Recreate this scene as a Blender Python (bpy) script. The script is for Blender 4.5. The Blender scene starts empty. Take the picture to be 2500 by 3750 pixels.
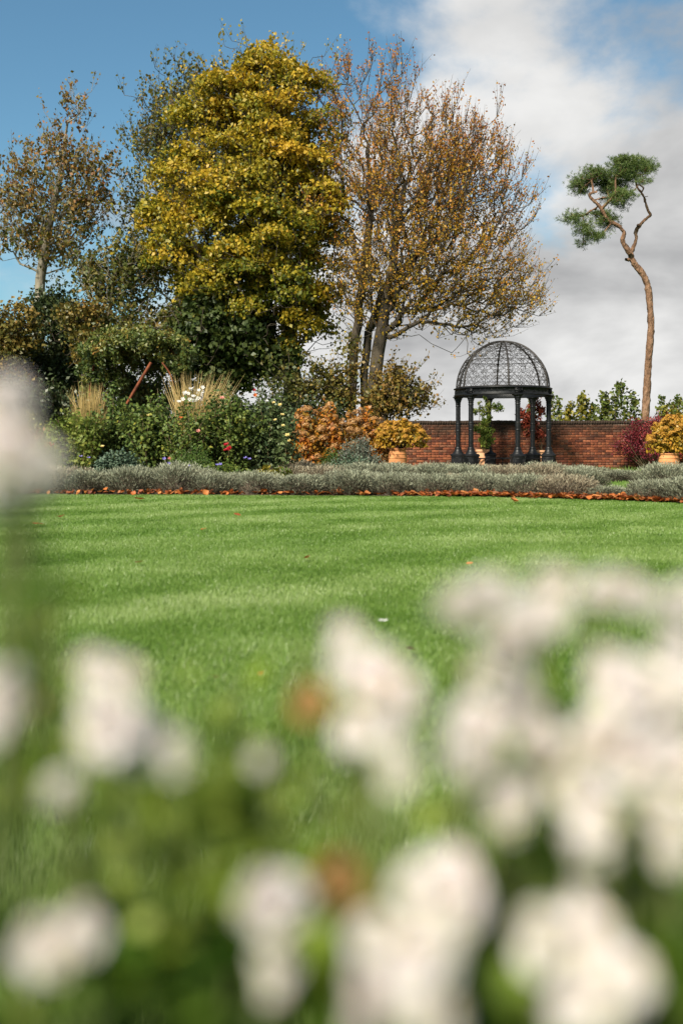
import bpy, math
import numpy as np
from mathutils import Vector, Matrix

# ------------------------------------------------------------------ camera, world, sun, exposure
sc = bpy.context.scene
COL = sc.collection
EYE, FPX = 0.82, 3646.0           # eye height in metres; 35 mm lens on a 24 mm wide portrait frame
cam_d = bpy.data.cameras.new('camera')
cam = bpy.data.objects.new('camera', cam_d); COL.objects.link(cam)
cam.location = (0, 0, EYE); cam.rotation_euler = (math.radians(90), 0, 0)
cam_d.sensor_fit = 'HORIZONTAL'; cam_d.sensor_width = 24.0; cam_d.lens = 35.0
cam_d.shift_y = -254 / 2500
cam_d.clip_start = 0.05; cam_d.clip_end = 3000
cam_d.dof.use_dof = True; cam_d.dof.focus_distance = 25.0; cam_d.dof.aperture_fstop = 2.1
sc.camera = cam

SUN_EL, SUN_AZ = math.radians(40), math.radians(-148)   # azimuth from +Y clockwise: behind the camera, to the left
sun_dir = Vector((math.sin(SUN_AZ) * math.cos(SUN_EL), math.cos(SUN_AZ) * math.cos(SUN_EL), math.sin(SUN_EL)))
sd = bpy.data.lights.new('sun', 'SUN'); sd.energy = 3.4; sd.angle = math.radians(9); sd.color = (1.0, 0.91, 0.77)
sun = bpy.data.objects.new('sun', sd); COL.objects.link(sun)
sun.rotation_euler = sun_dir.to_track_quat('Z', 'Y').to_euler()

world = bpy.data.worlds.new('World'); sc.world = world; world.use_nodes = True
wt = world.node_tree; wt.nodes.clear()
def wn(t, **k):
    n = wt.nodes.new(t)
    for a, b in k.items(): setattr(n, a, b)
    return n
def wl(a, b): wt.links.new(a, b)
sky = wn('ShaderNodeTexSky'); sky.sky_type = 'NISHITA'; sky.sun_disc = False
sky.sun_elevation = SUN_EL; sky.sun_rotation = SUN_AZ; sky.air_density = 1.0; sky.dust_density = 1.2; sky.ozone_density = 1.2
tc = wn('ShaderNodeTexCoord'); sep = wn('ShaderNodeSeparateXYZ'); wl(tc.outputs['Generated'], sep.inputs[0])
def wmath(op, a, b=None, clamp=False):
    n = wn('ShaderNodeMath', operation=op, use_clamp=clamp)
    for i, v in enumerate((a, b)):
        if v is None: continue
        if isinstance(v, (int, float)): n.inputs[i].default_value = v
        else: wl(v, n.inputs[i])
    return n.outputs[0]
zz = wmath('MAXIMUM', sep.outputs['Z'], 0.0)
den = wmath('ADD', zz, 0.40)
comb = wn('ShaderNodeCombineXYZ')
wl(wmath('DIVIDE', sep.outputs['X'], den), comb.inputs[0]); wl(wmath('DIVIDE', sep.outputs['Y'], den), comb.inputs[1])
def wnoise(scale, detail, rough, off, dist=0.0):
    m = wn('ShaderNodeMapping'); m.inputs['Location'].default_value = off; wl(comb.outputs[0], m.inputs['Vector'])
    n = wn('ShaderNodeTexNoise'); n.inputs['Scale'].default_value = scale; n.inputs['Detail'].default_value = detail
    n.inputs['Roughness'].default_value = rough; n.inputs['Distortion'].default_value = dist
    wl(m.outputs[0], n.inputs['Vector']); return n.outputs['Fac']
n1 = wnoise(2.6, 9, 0.55, (8.61, 11.74, 3.69), 0.25)
# more cloud towards the right and towards the horizon, clear sky up on the left
bias = wmath('ADD', wmath('MULTIPLY', sep.outputs['X'], 0.74), wmath('MULTIPLY', wmath('SUBTRACT', 0.275, zz), 1.9))
cov = wmath('ADD', wmath('ADD', wmath('ADD', wmath('MULTIPLY', wmath('SUBTRACT', n1, 0.5), 1.7), 0.5), bias), 0.02)
ramp = wn('ShaderNodeMapRange', interpolation_type='SMOOTHSTEP'); wl(cov, ramp.inputs['Value'])
ramp.inputs['From Min'].default_value = 0.34; ramp.inputs['From Max'].default_value = 0.72
n2 = wnoise(2.7, 8, 0.5, (7.3, 4.2, 2), 0.25)
cr = wn('ShaderNodeValToRGB'); wl(n2, cr.inputs['Fac'])
e = cr.color_ramp.elements
e[0].position = 0.34; e[0].color = (1.55, 1.56, 1.58, 1); e[1].position = 0.62; e[1].color = (3.05, 3.04, 3.0, 1)
mixc = wn('ShaderNodeMix', data_type='RGBA'); wl(ramp.outputs[0], mixc.inputs['Factor'])
tint = wn('ShaderNodeMix', data_type='RGBA', blend_type='MULTIPLY'); tint.inputs['Factor'].default_value = 1.0; tint.inputs['B'].default_value = (0.33, 0.475, 0.475, 1); wl(sky.outputs[0], tint.inputs['A'])
wl(tint.outputs['Result'], mixc.inputs['A']); wl(cr.outputs[0], mixc.inputs['B'])
bg = wn('ShaderNodeBackground'); bg.inputs['Strength'].default_value = 0.1; wl(mixc.outputs['Result'], bg.inputs['Color'])
wo = wn('ShaderNodeOutputWorld'); wl(bg.outputs[0], wo.inputs['Surface'])

sc.view_settings.view_transform = 'Standard'; sc.view_settings.look = 'None'
sc.view_settings.exposure = 1.5; sc.view_settings.gamma = 1.0; sc.view_settings.use_curve_mapping = False
sc.render.engine = 'CYCLES'
cy = sc.cycles
cy.use_denoising = True; cy.denoiser = 'OPENIMAGEDENOISE'
cy.denoising_input_passes = 'RGB_ALBEDO_NORMAL'; cy.denoising_prefilter = 'ACCURATE'
cy.max_bounces = 6; cy.diffuse_bounces = 3; cy.glossy_bounces = 2; cy.transmission_bounces = 4; cy.transparent_max_bounces = 4
cy.caustics_reflective = False; cy.caustics_refractive = False; cy.sample_clamp_indirect = 6.0

# ------------------------------------------------------------------ helpers
S = 2500 / 1568.0
def W(xd, yd, D):
    return np.array(((xd * S - 1250) / FPX * D, D, EYE - (yd * S - 1621) / FPX * D))
def ppm(D): return FPX / D / S                      # picture units per metre at depth D
def unit(v): return v / np.maximum(np.linalg.norm(v, axis=-1, keepdims=True), 1e-9)

class MB:
    def __init__(s): s.V, s.F, s.T, s.n = [], {}, {}, 0
    def add(s, V, F, t=0.5):
        V = np.asarray(V, float).reshape(-1, 3); F = np.asarray(F, int); k = F.shape[1]
        s.V.append(V); s.F.setdefault(k, []).append(F + s.n)
        t = np.full(len(F), t) if np.isscalar(t) else np.asarray(t, float)
        s.T.setdefault(k, []).append(t); s.n += len(V); return s
    def mesh(s, name, smooth=False):
        me = bpy.data.meshes.new(name)
        if not s.V: return me
        V = np.concatenate(s.V).astype(np.float32)
        idx, tot, T = [], [], []
        for k in s.F:
            F = np.concatenate(s.F[k]); idx.append(F.ravel()); tot.append(np.full(len(F), k)); T.append(np.concatenate(s.T[k]))
        idx = np.concatenate(idx).astype(np.int32); tot = np.concatenate(tot).astype(np.int32); T = np.concatenate(T).astype(np.float32)
        me.vertices.add(len(V)); me.vertices.foreach_set('co', V.ravel())
        me.loops.add(len(idx)); me.loops.foreach_set('vertex_index', idx)
        me.polygons.add(len(tot))
        st = np.concatenate(([0], np.cumsum(tot)[:-1])).astype(np.int32)
        me.polygons.foreach_set('loop_start', st)
        if smooth: me.polygons.foreach_set('use_smooth', np.ones(len(tot), bool))
        a = me.attributes.new('t', 'FLOAT', 'FACE'); a.data.foreach_set('value', T)
        me.update(calc_edges=True); me.validate()
        return me

def tag(o, label=None, cat=None, group=None, kind=None):
    if label: o['label'] = label
    if cat: o['category'] = cat
    if group: o['group'] = group
    if kind: o['kind'] = kind
    return o
def link(name, me, mat, parent=None, loc=(0, 0, 0), rot=(0, 0, 0), scale=(1, 1, 1)):
    o = bpy.data.objects.new(name, me); COL.objects.link(o)
    if mat is not None and me is not None and not me.materials: me.materials.append(mat)
    o.parent = parent; o.location = loc; o.rotation_euler = rot; o.scale = scale
    return o
def build(mb, name, mat, parent=None, smooth=False, **k): return link(name, mb.mesh(name, smooth), mat, parent, **k)
def thing(name, label, cat, loc=(0, 0, 0), rz=0, group=None):
    o = bpy.data.objects.new(name, None); COL.objects.link(o); o.location = loc; o.rotation_euler = (0, 0, rz); o.empty_display_size = 0.1
    return tag(o, label, cat, group)
def copy_tree(o, parent=None):
    c = o.copy(); COL.objects.link(c); c.parent = parent
    for ch in [x for x in o.children]: copy_tree(ch, c)
    return c

def tube(P, R, sides=8, cap=True):
    P = np.asarray(P, float); R = np.broadcast_to(np.asarray(R, float), (len(P),))
    T = np.gradient(P, axis=0); T = unit(T)
    up = np.array((0, 0, 1.0)) if abs(T[0][2]) < 0.9 else np.array((1.0, 0, 0))
    N = unit(np.cross(T[0], up)); rings = []
    a = np.linspace(0, 2 * np.pi, sides, endpoint=False)
    for i in range(len(P)):
        N = unit(N - T[i] * np.dot(N, T[i])); B = np.cross(T[i], N)
        rings.append(P[i] + R[i] * (np.cos(a)[:, None] * N + np.sin(a)[:, None] * B))
    V = np.concatenate(rings); n = len(P); i = np.arange(n - 1)[:, None] * sides; j = np.arange(sides)[None]; j2 = (j + 1) % sides
    F = np.stack([i + j, i + j2, i + sides + j2, i + sides + j], -1).reshape(-1, 4)
    return V, F
def frusta(A, B, ra, rb, sides):
    A, B = np.asarray(A), np.asarray(B); d = unit(B - A)
    up = np.where(np.abs(d[:, 2:3]) < 0.9, np.array([[0, 0, 1.0]]), np.array([[1.0, 0, 0]]))
    n = unit(np.cross(d, up)); b = np.cross(d, n)
    a = np.linspace(0, 2 * np.pi, sides, endpoint=False)
    c, s_ = np.cos(a)[None, :, None], np.sin(a)[None, :, None]
    ring = c * n[:, None] + s_ * b[:, None]
    VA = A[:, None] + ra[:, None, None] * ring; VB = B[:, None] + rb[:, None, None] * ring
    V = np.concatenate([VA, VB], 1).reshape(-1, 3)
    base = (np.arange(len(A)) * 2 * sides)[:, None]; j = np.arange(sides)[None]; j2 = (j + 1) % sides
    return V, np.stack([base + j, base + j2, base + sides + j2, base + sides + j], -1).reshape(-1, 4)
def lathe(prof, seg=24, mod=None, close=True):
    prof = np.asarray(prof, float); a = np.linspace(0, 2 * np.pi, seg, endpoint=False)
    R = prof[:, 0][:, None] * np.ones(seg)[None]; Z = prof[:, 1][:, None] * np.ones(seg)[None]
    if mod is not None: R = R * mod(a[None, :], prof[:, 1][:, None])
    V = np.stack([R * np.cos(a), R * np.sin(a), Z], -1).reshape(-1, 3)
    i = np.arange(len(prof) - 1)[:, None] * seg; j = np.arange(seg)[None]; j2 = (j + 1) % seg
    return V, np.stack([i + j, i + j2, i + seg + j2, i + seg + j], -1).reshape(-1, 4)
def boxg(c, h, top=1.0):
    x, y, z = h
    V = np.array([(-x, -y, -z), (x, -y, -z), (x, y, -z), (-x, y, -z), (-x * top, -y * top, z), (x * top, -y * top, z), (x * top, y * top, z), (-x * top, y * top, z)]) + np.asarray(c)
    return V, np.array([(0, 3, 2, 1), (4, 5, 6, 7), (0, 1, 5, 4), (1, 2, 6, 5), (2, 3, 7, 6), (3, 0, 4, 7)])
def rotz(V, a):
    c, s_ = math.cos(a), math.sin(a); V = np.asarray(V)
    return np.stack([V[:, 0] * c - V[:, 1] * s_, V[:, 0] * s_ + V[:, 1] * c, V[:, 2]], -1)
def leaves(P, rng, L, Wd, up=0.5, out=None, outw=0.5, droop=0.0, fold=0.15, vary=0.35):
    n = len(P); N = rng.normal(size=(n, 3)); N = unit(N) ; N[:, 2] = N[:, 2] + up
    if out is not None: N = N + out * outw
    N = unit(N); A = unit(np.cross(N, unit(rng.normal(size=(n, 3)))))
    A[:, 2] -= droop; A = unit(A); B = unit(np.cross(N, A)); N = np.cross(A, B)
    s = (1 + rng.uniform(-vary, vary, n))[:, None]
    L = L * s; Wd = Wd * s
    v0 = P - 0.5 * L * A; v2 = P + 0.5 * L * A - N * L * fold; m = P + 0.05 * L * A + N * Wd * fold
    V = np.stack([v0, m + 0.5 * Wd * B, v2, m - 0.5 * Wd * B], 1).reshape(-1, 3)
    return V, np.arange(4 * n).reshape(-1, 4)
def blades(P, D, rng, L, Wd, vary=0.4):
    """thin upright leaves from P along unit D"""
    n = len(P); B = unit(np.cross(D, unit(rng.normal(size=(n, 3))))); s = (1 + rng.uniform(-vary, vary, n))[:, None]
    L = L * s; Wd = Wd * np.ones((n, 1))
    V = np.stack([P - B * Wd * .35, P + D * L * .55 - B * Wd * .5, P + D * L, P + D * L * .55 + B * Wd * .5], 1).reshape(-1, 3)
    return V, np.arange(4 * n).reshape(-1, 4)
def ball(rng, n, p=1 / 3.):
    return unit(rng.normal(size=(n, 3))) * (rng.uniform(0, 1, n) ** p)[:, None]

# ------------------------------------------------------------------ materials
def nodes_of(name):
    m = bpy.data.materials.new(name); m.use_nodes = True; nt = m.node_tree; nt.nodes.clear()
    o = nt.nodes.new('ShaderNodeOutputMaterial'); return m, nt, o
def nn(nt, t, **k):
    n = nt.nodes.new(t)
    for a, b in k.items(): setattr(n, a, b)
    return n
def set_ramp(r, stops):
    el = r.color_ramp.elements
    while len(el) < len(stops): el.new(0.5)
    for x, (p, c) in zip(el, stops): x.position = p; x.color = (*c, 1)
def even(cols): return [(i / max(1, len(cols) - 1), c) for i, c in enumerate(cols)]
def leaf_mat(name, cols, rough=0.5, trans=0.35, spec=0.3, gain=(1, 1, 1)):
    m, nt, o = nodes_of(name); cols = [tuple(min(.85, a * b) for a, b in zip(c, gain)) for c in cols]
    at = nn(nt, 'ShaderNodeAttribute', attribute_name='t'); r = nn(nt, 'ShaderNodeValToRGB'); set_ramp(r, even(cols))
    nt.links.new(at.outputs['Fac'], r.inputs['Fac'])
    p = nn(nt, 'ShaderNodeBsdfPrincipled'); p.inputs['Roughness'].default_value = rough; p.inputs['Specular IOR Level'].default_value = spec
    t = nn(nt, 'ShaderNodeBsdfTranslucent'); mx = nn(nt, 'ShaderNodeMixShader'); mx.inputs[0].default_value = trans
    nt.links.new(r.outputs[0], p.inputs['Base Color']); nt.links.new(r.outputs[0], t.inputs['Color'])
    nt.links.new(p.outputs[0], mx.inputs[1]); nt.links.new(t.outputs[0], mx.inputs[2]); nt.links.new(mx.outputs[0], o.inputs['Surface'])
    return m
def solid_mat(name, stops, scale=6.0, rough=0.8, bump=0.3, bscale=None, spec=0.3, metal=0.0, stretch=(1, 1, 1), detail=6, bdist=0.02, coords='Object'):
    m, nt, o = nodes_of(name)
    tcn = nn(nt, 'ShaderNodeTexCoord'); mp = nn(nt, 'ShaderNodeMapping'); mp.inputs['Scale'].default_value = stretch
    nt.links.new(tcn.outputs[coords], mp.inputs['Vector'])
    n = nn(nt, 'ShaderNodeTexNoise'); n.inputs['Scale'].default_value = scale; n.inputs['Detail'].default_value = detail; n.inputs['Roughness'].default_value = 0.6
    nt.links.new(mp.outputs[0], n.inputs['Vector'])
    r = nn(nt, 'ShaderNodeValToRGB'); set_ramp(r, stops); nt.links.new(n.outputs['Fac'], r.inputs['Fac'])
    p = nn(nt, 'ShaderNodeBsdfPrincipled'); p.inputs['Roughness'].default_value = rough; p.inputs['Specular IOR Level'].default_value = spec; p.inputs['Metallic'].default_value = metal
    nt.links.new(r.outputs[0], p.inputs['Base Color'])
    n2 = nn(nt, 'ShaderNodeTexNoise'); n2.inputs['Scale'].default_value = bscale or scale * 4; n2.inputs['Detail'].default_value = 5
    nt.links.new(mp.outputs[0], n2.inputs['Vector'])
    b = nn(nt, 'ShaderNodeBump'); b.inputs['Strength'].default_value = bump; b.inputs['Distance'].default_value = bdist
    nt.links.new(n2.outputs['Fac'], b.inputs['Height']); nt.links.new(b.outputs[0], p.inputs['Normal'])
    nt.links.new(p.outputs[0], o.inputs['Surface']); return m

M = {}
M['bark'] = solid_mat('bark', [(0.3, (0.018, 0.014, 0.010)), (0.7, (0.075, 0.06, 0.04))], 3, 0.9, 0.8, 14, stretch=(1, 1, 0.3), bdist=0.05)
M['bark_pale'] = solid_mat('bark_pale', [(0.3, (0.10, 0.085, 0.06)), (0.7, (0.27, 0.235, 0.18))], 3, 0.9, 0.8, 14, stretch=(1, 1, 0.3), bdist=0.05)
M['twig_brown'] = solid_mat('twig_brown', [(0.3, (0.075, 0.05, 0.033)), (0.7, (0.17, 0.115, 0.075))], 3, 0.9, 0.4, 10)
M['pine_bark'] = solid_mat('pine_bark', [(0.3, (0.075, 0.042, 0.025)), (0.52, (0.17, 0.095, 0.055)), (0.75, (0.27, 0.175, 0.115))], 5.0, 0.9, 1.0, 11, stretch=(1, 1, 0.45), bdist=0.12)
M['soil'] = solid_mat('soil', [(0.3, (0.03, 0.02, 0.013)), (0.7, (0.085, 0.058, 0.036))], 8, 0.95, 0.8, 40)
M['green_stem'] = solid_mat('green_stem', [(0.3, (0.06, 0.085, 0.025)), (0.7, (0.12, 0.14, 0.045))], 5, 0.6, 0.2)
M['woody_stem'] = solid_mat('woody_stem', [(0.3, (0.07, 0.05, 0.03)), (0.7, (0.16, 0.12, 0.06))], 5, 0.7, 0.2)
M['iron'] = solid_mat('black_iron_paint', [(0.35, (0.004, 0.0042, 0.005)), (0.62, (0.008, 0.0088, 0.010)), (0.85, (0.034, 0.032, 0.030))], 7, 0.45, 0.35, 45, spec=0.25, bdist=0.006)
M['iron_worn'] = solid_mat('worn_iron_bars', [(0.35, (0.010, 0.009, 0.008)), (0.62, (0.024, 0.019, 0.016)), (0.85, (0.055, 0.036, 0.024))], 9, 0.55, 0.3, 45, spec=0.4, bdist=0.004)
M['terracotta'] = solid_mat('terracotta', [(0.3, (0.36, 0.14, 0.05)), (0.6, (0.52, 0.235, 0.09)), (0.8, (0.60, 0.33, 0.17))], 4, 0.75, 0.25, 40, bdist=0.006)
M['terracotta_pale'] = solid_mat('terracotta_pale', [(0.3, (0.44, 0.22, 0.11)), (0.6, (0.60, 0.34, 0.19)), (0.8, (0.66, 0.46, 0.31))], 4, 0.75, 0.25, 40, bdist=0.006)
M['rust'] = solid_mat('rusty_iron', [(0.3, (0.07, 0.02, 0.009)), (0.7, (0.20, 0.055, 0.02))], 9, 0.85, 0.4, 60, bdist=0.004)
M['paving'] = solid_mat('paving_stone', [(0.3, (0.20, 0.18, 0.15)), (0.7, (0.33, 0.30, 0.25))], 3, 0.9, 0.4, 30)

def lawn_mat():
    m, nt, o = nodes_of('lawn_turf')
    g = nn(nt, 'ShaderNodeNewGeometry'); n = nn(nt, 'ShaderNodeTexNoise'); n.inputs['Scale'].default_value = 1.2; n.inputs['Detail'].default_value = 9; n.inputs['Roughness'].default_value = 0.7
    nt.links.new(g.outputs['Position'], n.inputs['Vector'])
    r = nn(nt, 'ShaderNodeValToRGB'); set_ramp(r, [(0.3, (0.055, 0.11, 0.018)), (0.55, (0.095, 0.165, 0.032)), (0.75, (0.14, 0.21, 0.05))])
    nt.links.new(n.outputs['Fac'], r.inputs['Fac'])
    p = nn(nt, 'ShaderNodeBsdfPrincipled'); p.inputs['Roughness'].default_value = 0.9; p.inputs['Specular IOR Level'].default_value = 0.1
    nt.links.new(r.outputs[0], p.inputs['Base Color'])
    n2 = nn(nt, 'ShaderNodeTexNoise'); n2.inputs['Scale'].default_value = 90; n2.inputs['Detail'].default_value = 4
    nt.links.new(g.outputs['Position'], n2.inputs['Vector']); b = nn(nt, 'ShaderNodeBump'); b.inputs['Distance'].default_value = 0.03
    nt.links.new(n2.outputs['Fac'], b.inputs['Height']); nt.links.new(b.outputs[0], p.inputs['Normal'])
    nt.links.new(p.outputs[0], o.inputs['Surface']); return m
M['lawn'] = lawn_mat()
M['grass'] = leaf_mat('grass_blades', [(0.05, 0.115, 0.012), (0.10, 0.195, 0.026), (0.16, 0.26, 0.05), (0.24, 0.325, 0.10), (0.34, 0.41, 0.18)], 0.4, 0.42, 0.4)

def brick_mat():
    m, nt, o = nodes_of('old_brick')
    at = nn(nt, 'ShaderNodeAttribute', attribute_name='t'); oi = nn(nt, 'ShaderNodeObjectInfo')
    ad = nn(nt, 'ShaderNodeMath', operation='ADD'); nt.links.new(at.outputs['Fac'], ad.inputs[0]); nt.links.new(oi.outputs['Random'], ad.inputs[1])
    fr = nn(nt, 'ShaderNodeMath', operation='FRACT'); nt.links.new(ad.outputs[0], fr.inputs[0])
    r = nn(nt, 'ShaderNodeValToRGB')
    set_ramp(r, [(0.0, (0.050, 0.019, 0.013)), (0.2, (0.11, 0.034, 0.018)), (0.45, (0.165, 0.050, 0.024)), (0.7, (0.21, 0.070, 0.032)), (0.88, (0.145, 0.058, 0.032)), (1.0, (0.085, 0.042, 0.027))])
    nt.links.new(fr.outputs[0], r.inputs['Fac'])
    g = nn(nt, 'ShaderNodeNewGeometry'); sp = nn(nt, 'ShaderNodeSeparateXYZ'); nt.links.new(g.outputs['Position'], sp.inputs[0])
    n = nn(nt, 'ShaderNodeTexNoise'); n.inputs['Scale'].default_value = 1.6; n.inputs['Detail'].default_value = 7; n.inputs['Roughness'].default_value = 0.65
    nt.links.new(g.outputs['Position'], n.inputs['Vector'])
    # soot and algae: thickest on the upper courses, with a ragged edge
    hh = nn(nt, 'ShaderNodeMapRange'); nt.links.new(sp.outputs['Z'], hh.inputs['Value'])
    hh.inputs['From Min'].default_value = 0.75; hh.inputs['From Max'].default_value = 1.5; hh.inputs['To Min'].default_value = -0.12; hh.inputs['To Max'].default_value = 0.46
    a2 = nn(nt, 'ShaderNodeMath', operation='ADD'); nt.links.new(n.outputs['Fac'], a2.inputs[0]); nt.links.new(hh.outputs[0], a2.inputs[1])
    st = nn(nt, 'ShaderNodeMapRange', interpolation_type='SMOOTHSTEP'); nt.links.new(a2.outputs[0], st.inputs['Value'])
    st.inputs['From Min'].default_value = 0.43; st.inputs['From Max'].default_value = 0.82; st.inputs['To Max'].default_value = 0.85
    mx = nn(nt, 'ShaderNodeMix', data_type='RGBA'); nt.links.new(st.outputs[0], mx.inputs['Factor']); nt.links.new(r.outputs[0], mx.inputs['A']); mx.inputs['B'].default_value = (0.032, 0.02, 0.013, 1)
    n3 = nn(nt, 'ShaderNodeTexNoise'); n3.inputs['Scale'].default_value = 28; n3.inputs['Detail'].default_value = 6
    nt.links.new(g.outputs['Position'], n3.inputs['Vector'])
    m3 = nn(nt, 'ShaderNodeMapRange'); nt.links.new(n3.outputs['Fac'], m3.inputs['Value']); m3.inputs['From Min'].default_value = 0.3; m3.inputs['From Max'].default_value = 0.7; m3.inputs['To Min'].default_value = 0.55; m3.inputs['To Max'].default_value = 1.4
    ml = nn(nt, 'ShaderNodeMix', data_type='RGBA', blend_type='MULTIPLY'); ml.inputs['Factor'].default_value = 1; nt.links.new(mx.outputs['Result'], ml.inputs['A']); nt.links.new(m3.outputs[0], ml.inputs['B'])
    p = nn(nt, 'ShaderNodeBsdfPrincipled'); p.inputs['Roughness'].default_value = 0.9; p.inputs['Specular IOR Level'].default_value = 0.2
    nt.links.new(ml.outputs['Result'], p.inputs['Base Color'])
    b = nn(nt, 'ShaderNodeBump'); b.inputs['Distance'].default_value = 0.006; b.inputs['Strength'].default_value = 0.6; nt.links.new(n3.outputs['Fac'], b.inputs['Height']); nt.links.new(b.outputs[0], p.inputs['Normal'])
    nt.links.new(p.outputs[0], o.inputs['Surface']); return m
M['brick'] = brick_mat()
M['coping'] = solid_mat('coping_brick', [(0.3, (0.016, 0.011, 0.008)), (0.6, (0.042, 0.027, 0.018)), (0.8, (0.09, 0.07, 0.042))], 5, 0.95, 0.6, 60, coords='Generated')
M['mortar'] = solid_mat('lime_mortar', [(0.38, (0.05, 0.026, 0.018)), (0.52, (0.11, 0.068, 0.048)), (0.68, (0.34, 0.26, 0.19))], 1.7, 0.95, 0.5, 60, detail=8)

# ------------------------------------------------------------------ ground, lawn, bed
def sheet(name, pts, z, mat, sub=None):
    mb = MB(); V = [(x, y, z) for x, y in pts]; mb.add(V, [list(range(len(V)))])
    return tag(build(mb, name, mat), kind='structure')
sheet('ground', [(-900, -300), (900, -300), (900, 1500), (-900, 1500)], -0.012, M['lawn'])
sheet('lawn', [(-30, -6), (30, -6), (30, 29.4), (-30, 29.4)], 0.0, M['lawn'])
FE = [(-9.0, 16.6), (-4.8, 15.8), (-0.56, 15.4), (2.1, 15.15), (4.0, 14.1), (4.8, 13.3), (7.0, 11.6)]   # front edge of the lavender
def fe_y(x): return np.interp(x, [p[0] for p in FE], [p[1] for p in FE])
sheet('hedge_soil', [(x, y - 0.12) for x, y in FE] + [(x, y + 1.15) for x, y in FE[::-1]], 0.006, M['soil'])
sheet('border_soil', [(-12, 17.3), (-5, 16.9), (0.2, 16.5), (0.6, 17.6), (-0.2, 19.6), (0.4, 22.6), (1.6, 23.5), (1.9, 29.2), (-12, 29.2)], 0.004, M['soil'])
mb = MB(); mb.add(*lathe([(0.0, 0.10), (1.62, 0.10), (1.66, 0.085), (1.66, 0.0)], 48))
slab = build(mb, 'paving', M['paving'], loc=(W(1154, 1000, 27.5)[0], 27.5, 0.0)); tag(slab, kind='structure')

# ------------------------------------------------------------------ mown grass
rng = np.random.default_rng(5)
def grass_mesh():
    mb = MB()
    for (d0, d1, dens, h, w) in ((0.5, 1.4, 3000, .05, .004), (1.4, 3.2, 19000, .030, .0028), (3.2, 5.2, 14000, .024, .0034), (5.2, 8.5, 8500, .021, .0045), (8.5, 12, 4600, .019, .0065), (12, 16.6, 2800, .019, .009)):
        hw = 0.343 * 1.12 * d1 + 2.6
        n = int((d1 - d0) * 2 * hw * dens); y = rng.uniform(d0, d1, n); x = rng.uniform(-hw, hw, n)
        k = (np.abs(x) < 0.343 * 1.12 * y + 0.30 + 2.3 * rng.uniform(0, 1, n) ** 1.6) & (y < fe_y(x) - 0.05); x, y = x[k], y[k]; n = len(x)
        # mowing passes run off diagonally to the far right; in alternate ones the blades lean away or towards the viewer
        q = (y * 0.85 - x * 0.53) + 0.16 * np.sin(x * 0.9 + y * 0.45) + 0.12 * np.sin(x * 2.3 - y * 1.6) + 0.05 * np.sin(x * 5.1 + y * 2.9)
        band = np.sin(q * 2 * np.pi / 1.5); band = np.tanh(band * 2.2)
        patch = np.sin(x * 2.7 + 1.3 * np.sin(y * 1.9)) * np.sin(y * 2.3 + 1.1 * np.sin(x * 2.1)) + 0.6 * np.sin(x * 6.1 + y * 4.3) * np.sin(y * 7.7 - x * 3.2)
        fine = rng.normal(size=n)
        lean = 0.11 * band + 0.18 * patch + 0.25 * fine
        D = np.stack([rng.normal(0, .38, n) + 0.1 * lean, 0.75 * lean + rng.normal(0, .25, n), np.ones(n)], -1); D = unit(D)
        t = np.clip(0.47 + 0.085 * band + 0.08 * patch + 0.13 * fine + 0.10 * np.sin(x * 1.1 + 2.0 * np.sin(y * .7)) * np.sin(y * .9 + x * .4), 0, 1)  # band term paints the stripes' light and dark sheen into the blade colour
        hh = (h * (1 + 0.16 * patch) * rng.uniform(.6, 1.25, n))[:, None]
        P = np.stack([x, y, np.zeros(n)], -1); B = np.stack([np.cos(a := rng.uniform(-.9, .9, n)), np.sin(a), np.zeros(n)], -1) * w * .5
        V = np.stack([P - B, P + B, P + D * hh], 1).reshape(-1, 3)
        mb.add(V, np.arange(3 * n).reshape(-1, 3), t)
    # rougher grass between the lavender rows and along the foot of the wall
    n = 26000; x = rng.uniform(-0.5, 11, n); y = rng.uniform(16.0, 29.3, n); k = y > fe_y(x) + 1.1; x, y = x[k], y[k]; n = len(x)
    P = np.stack([x, y, np.zeros(n)], -1); D = unit(np.stack([rng.normal(0, .4, n), rng.normal(0, .4, n), np.ones(n)], -1))
    B = np.tile(np.array([[0.009, 0, 0]]), (n, 1)); hh = (rng.uniform(.03, .055, n) + np.where(y > 28.6, rng.uniform(0, .14, n), 0))[:, None]
    mb.add(np.stack([P - B, P + B, P + D * hh], 1).reshape(-1, 3), np.arange(3 * n).reshape(-1, 3), np.clip(rng.normal(.5, .16, n), 0, 1))
    return mb
tag(build(grass_mesh(), 'grass', M['grass']), 'short mown green lawn grass with pale and dark mowing bands', 'grass', kind='stuff')

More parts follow.
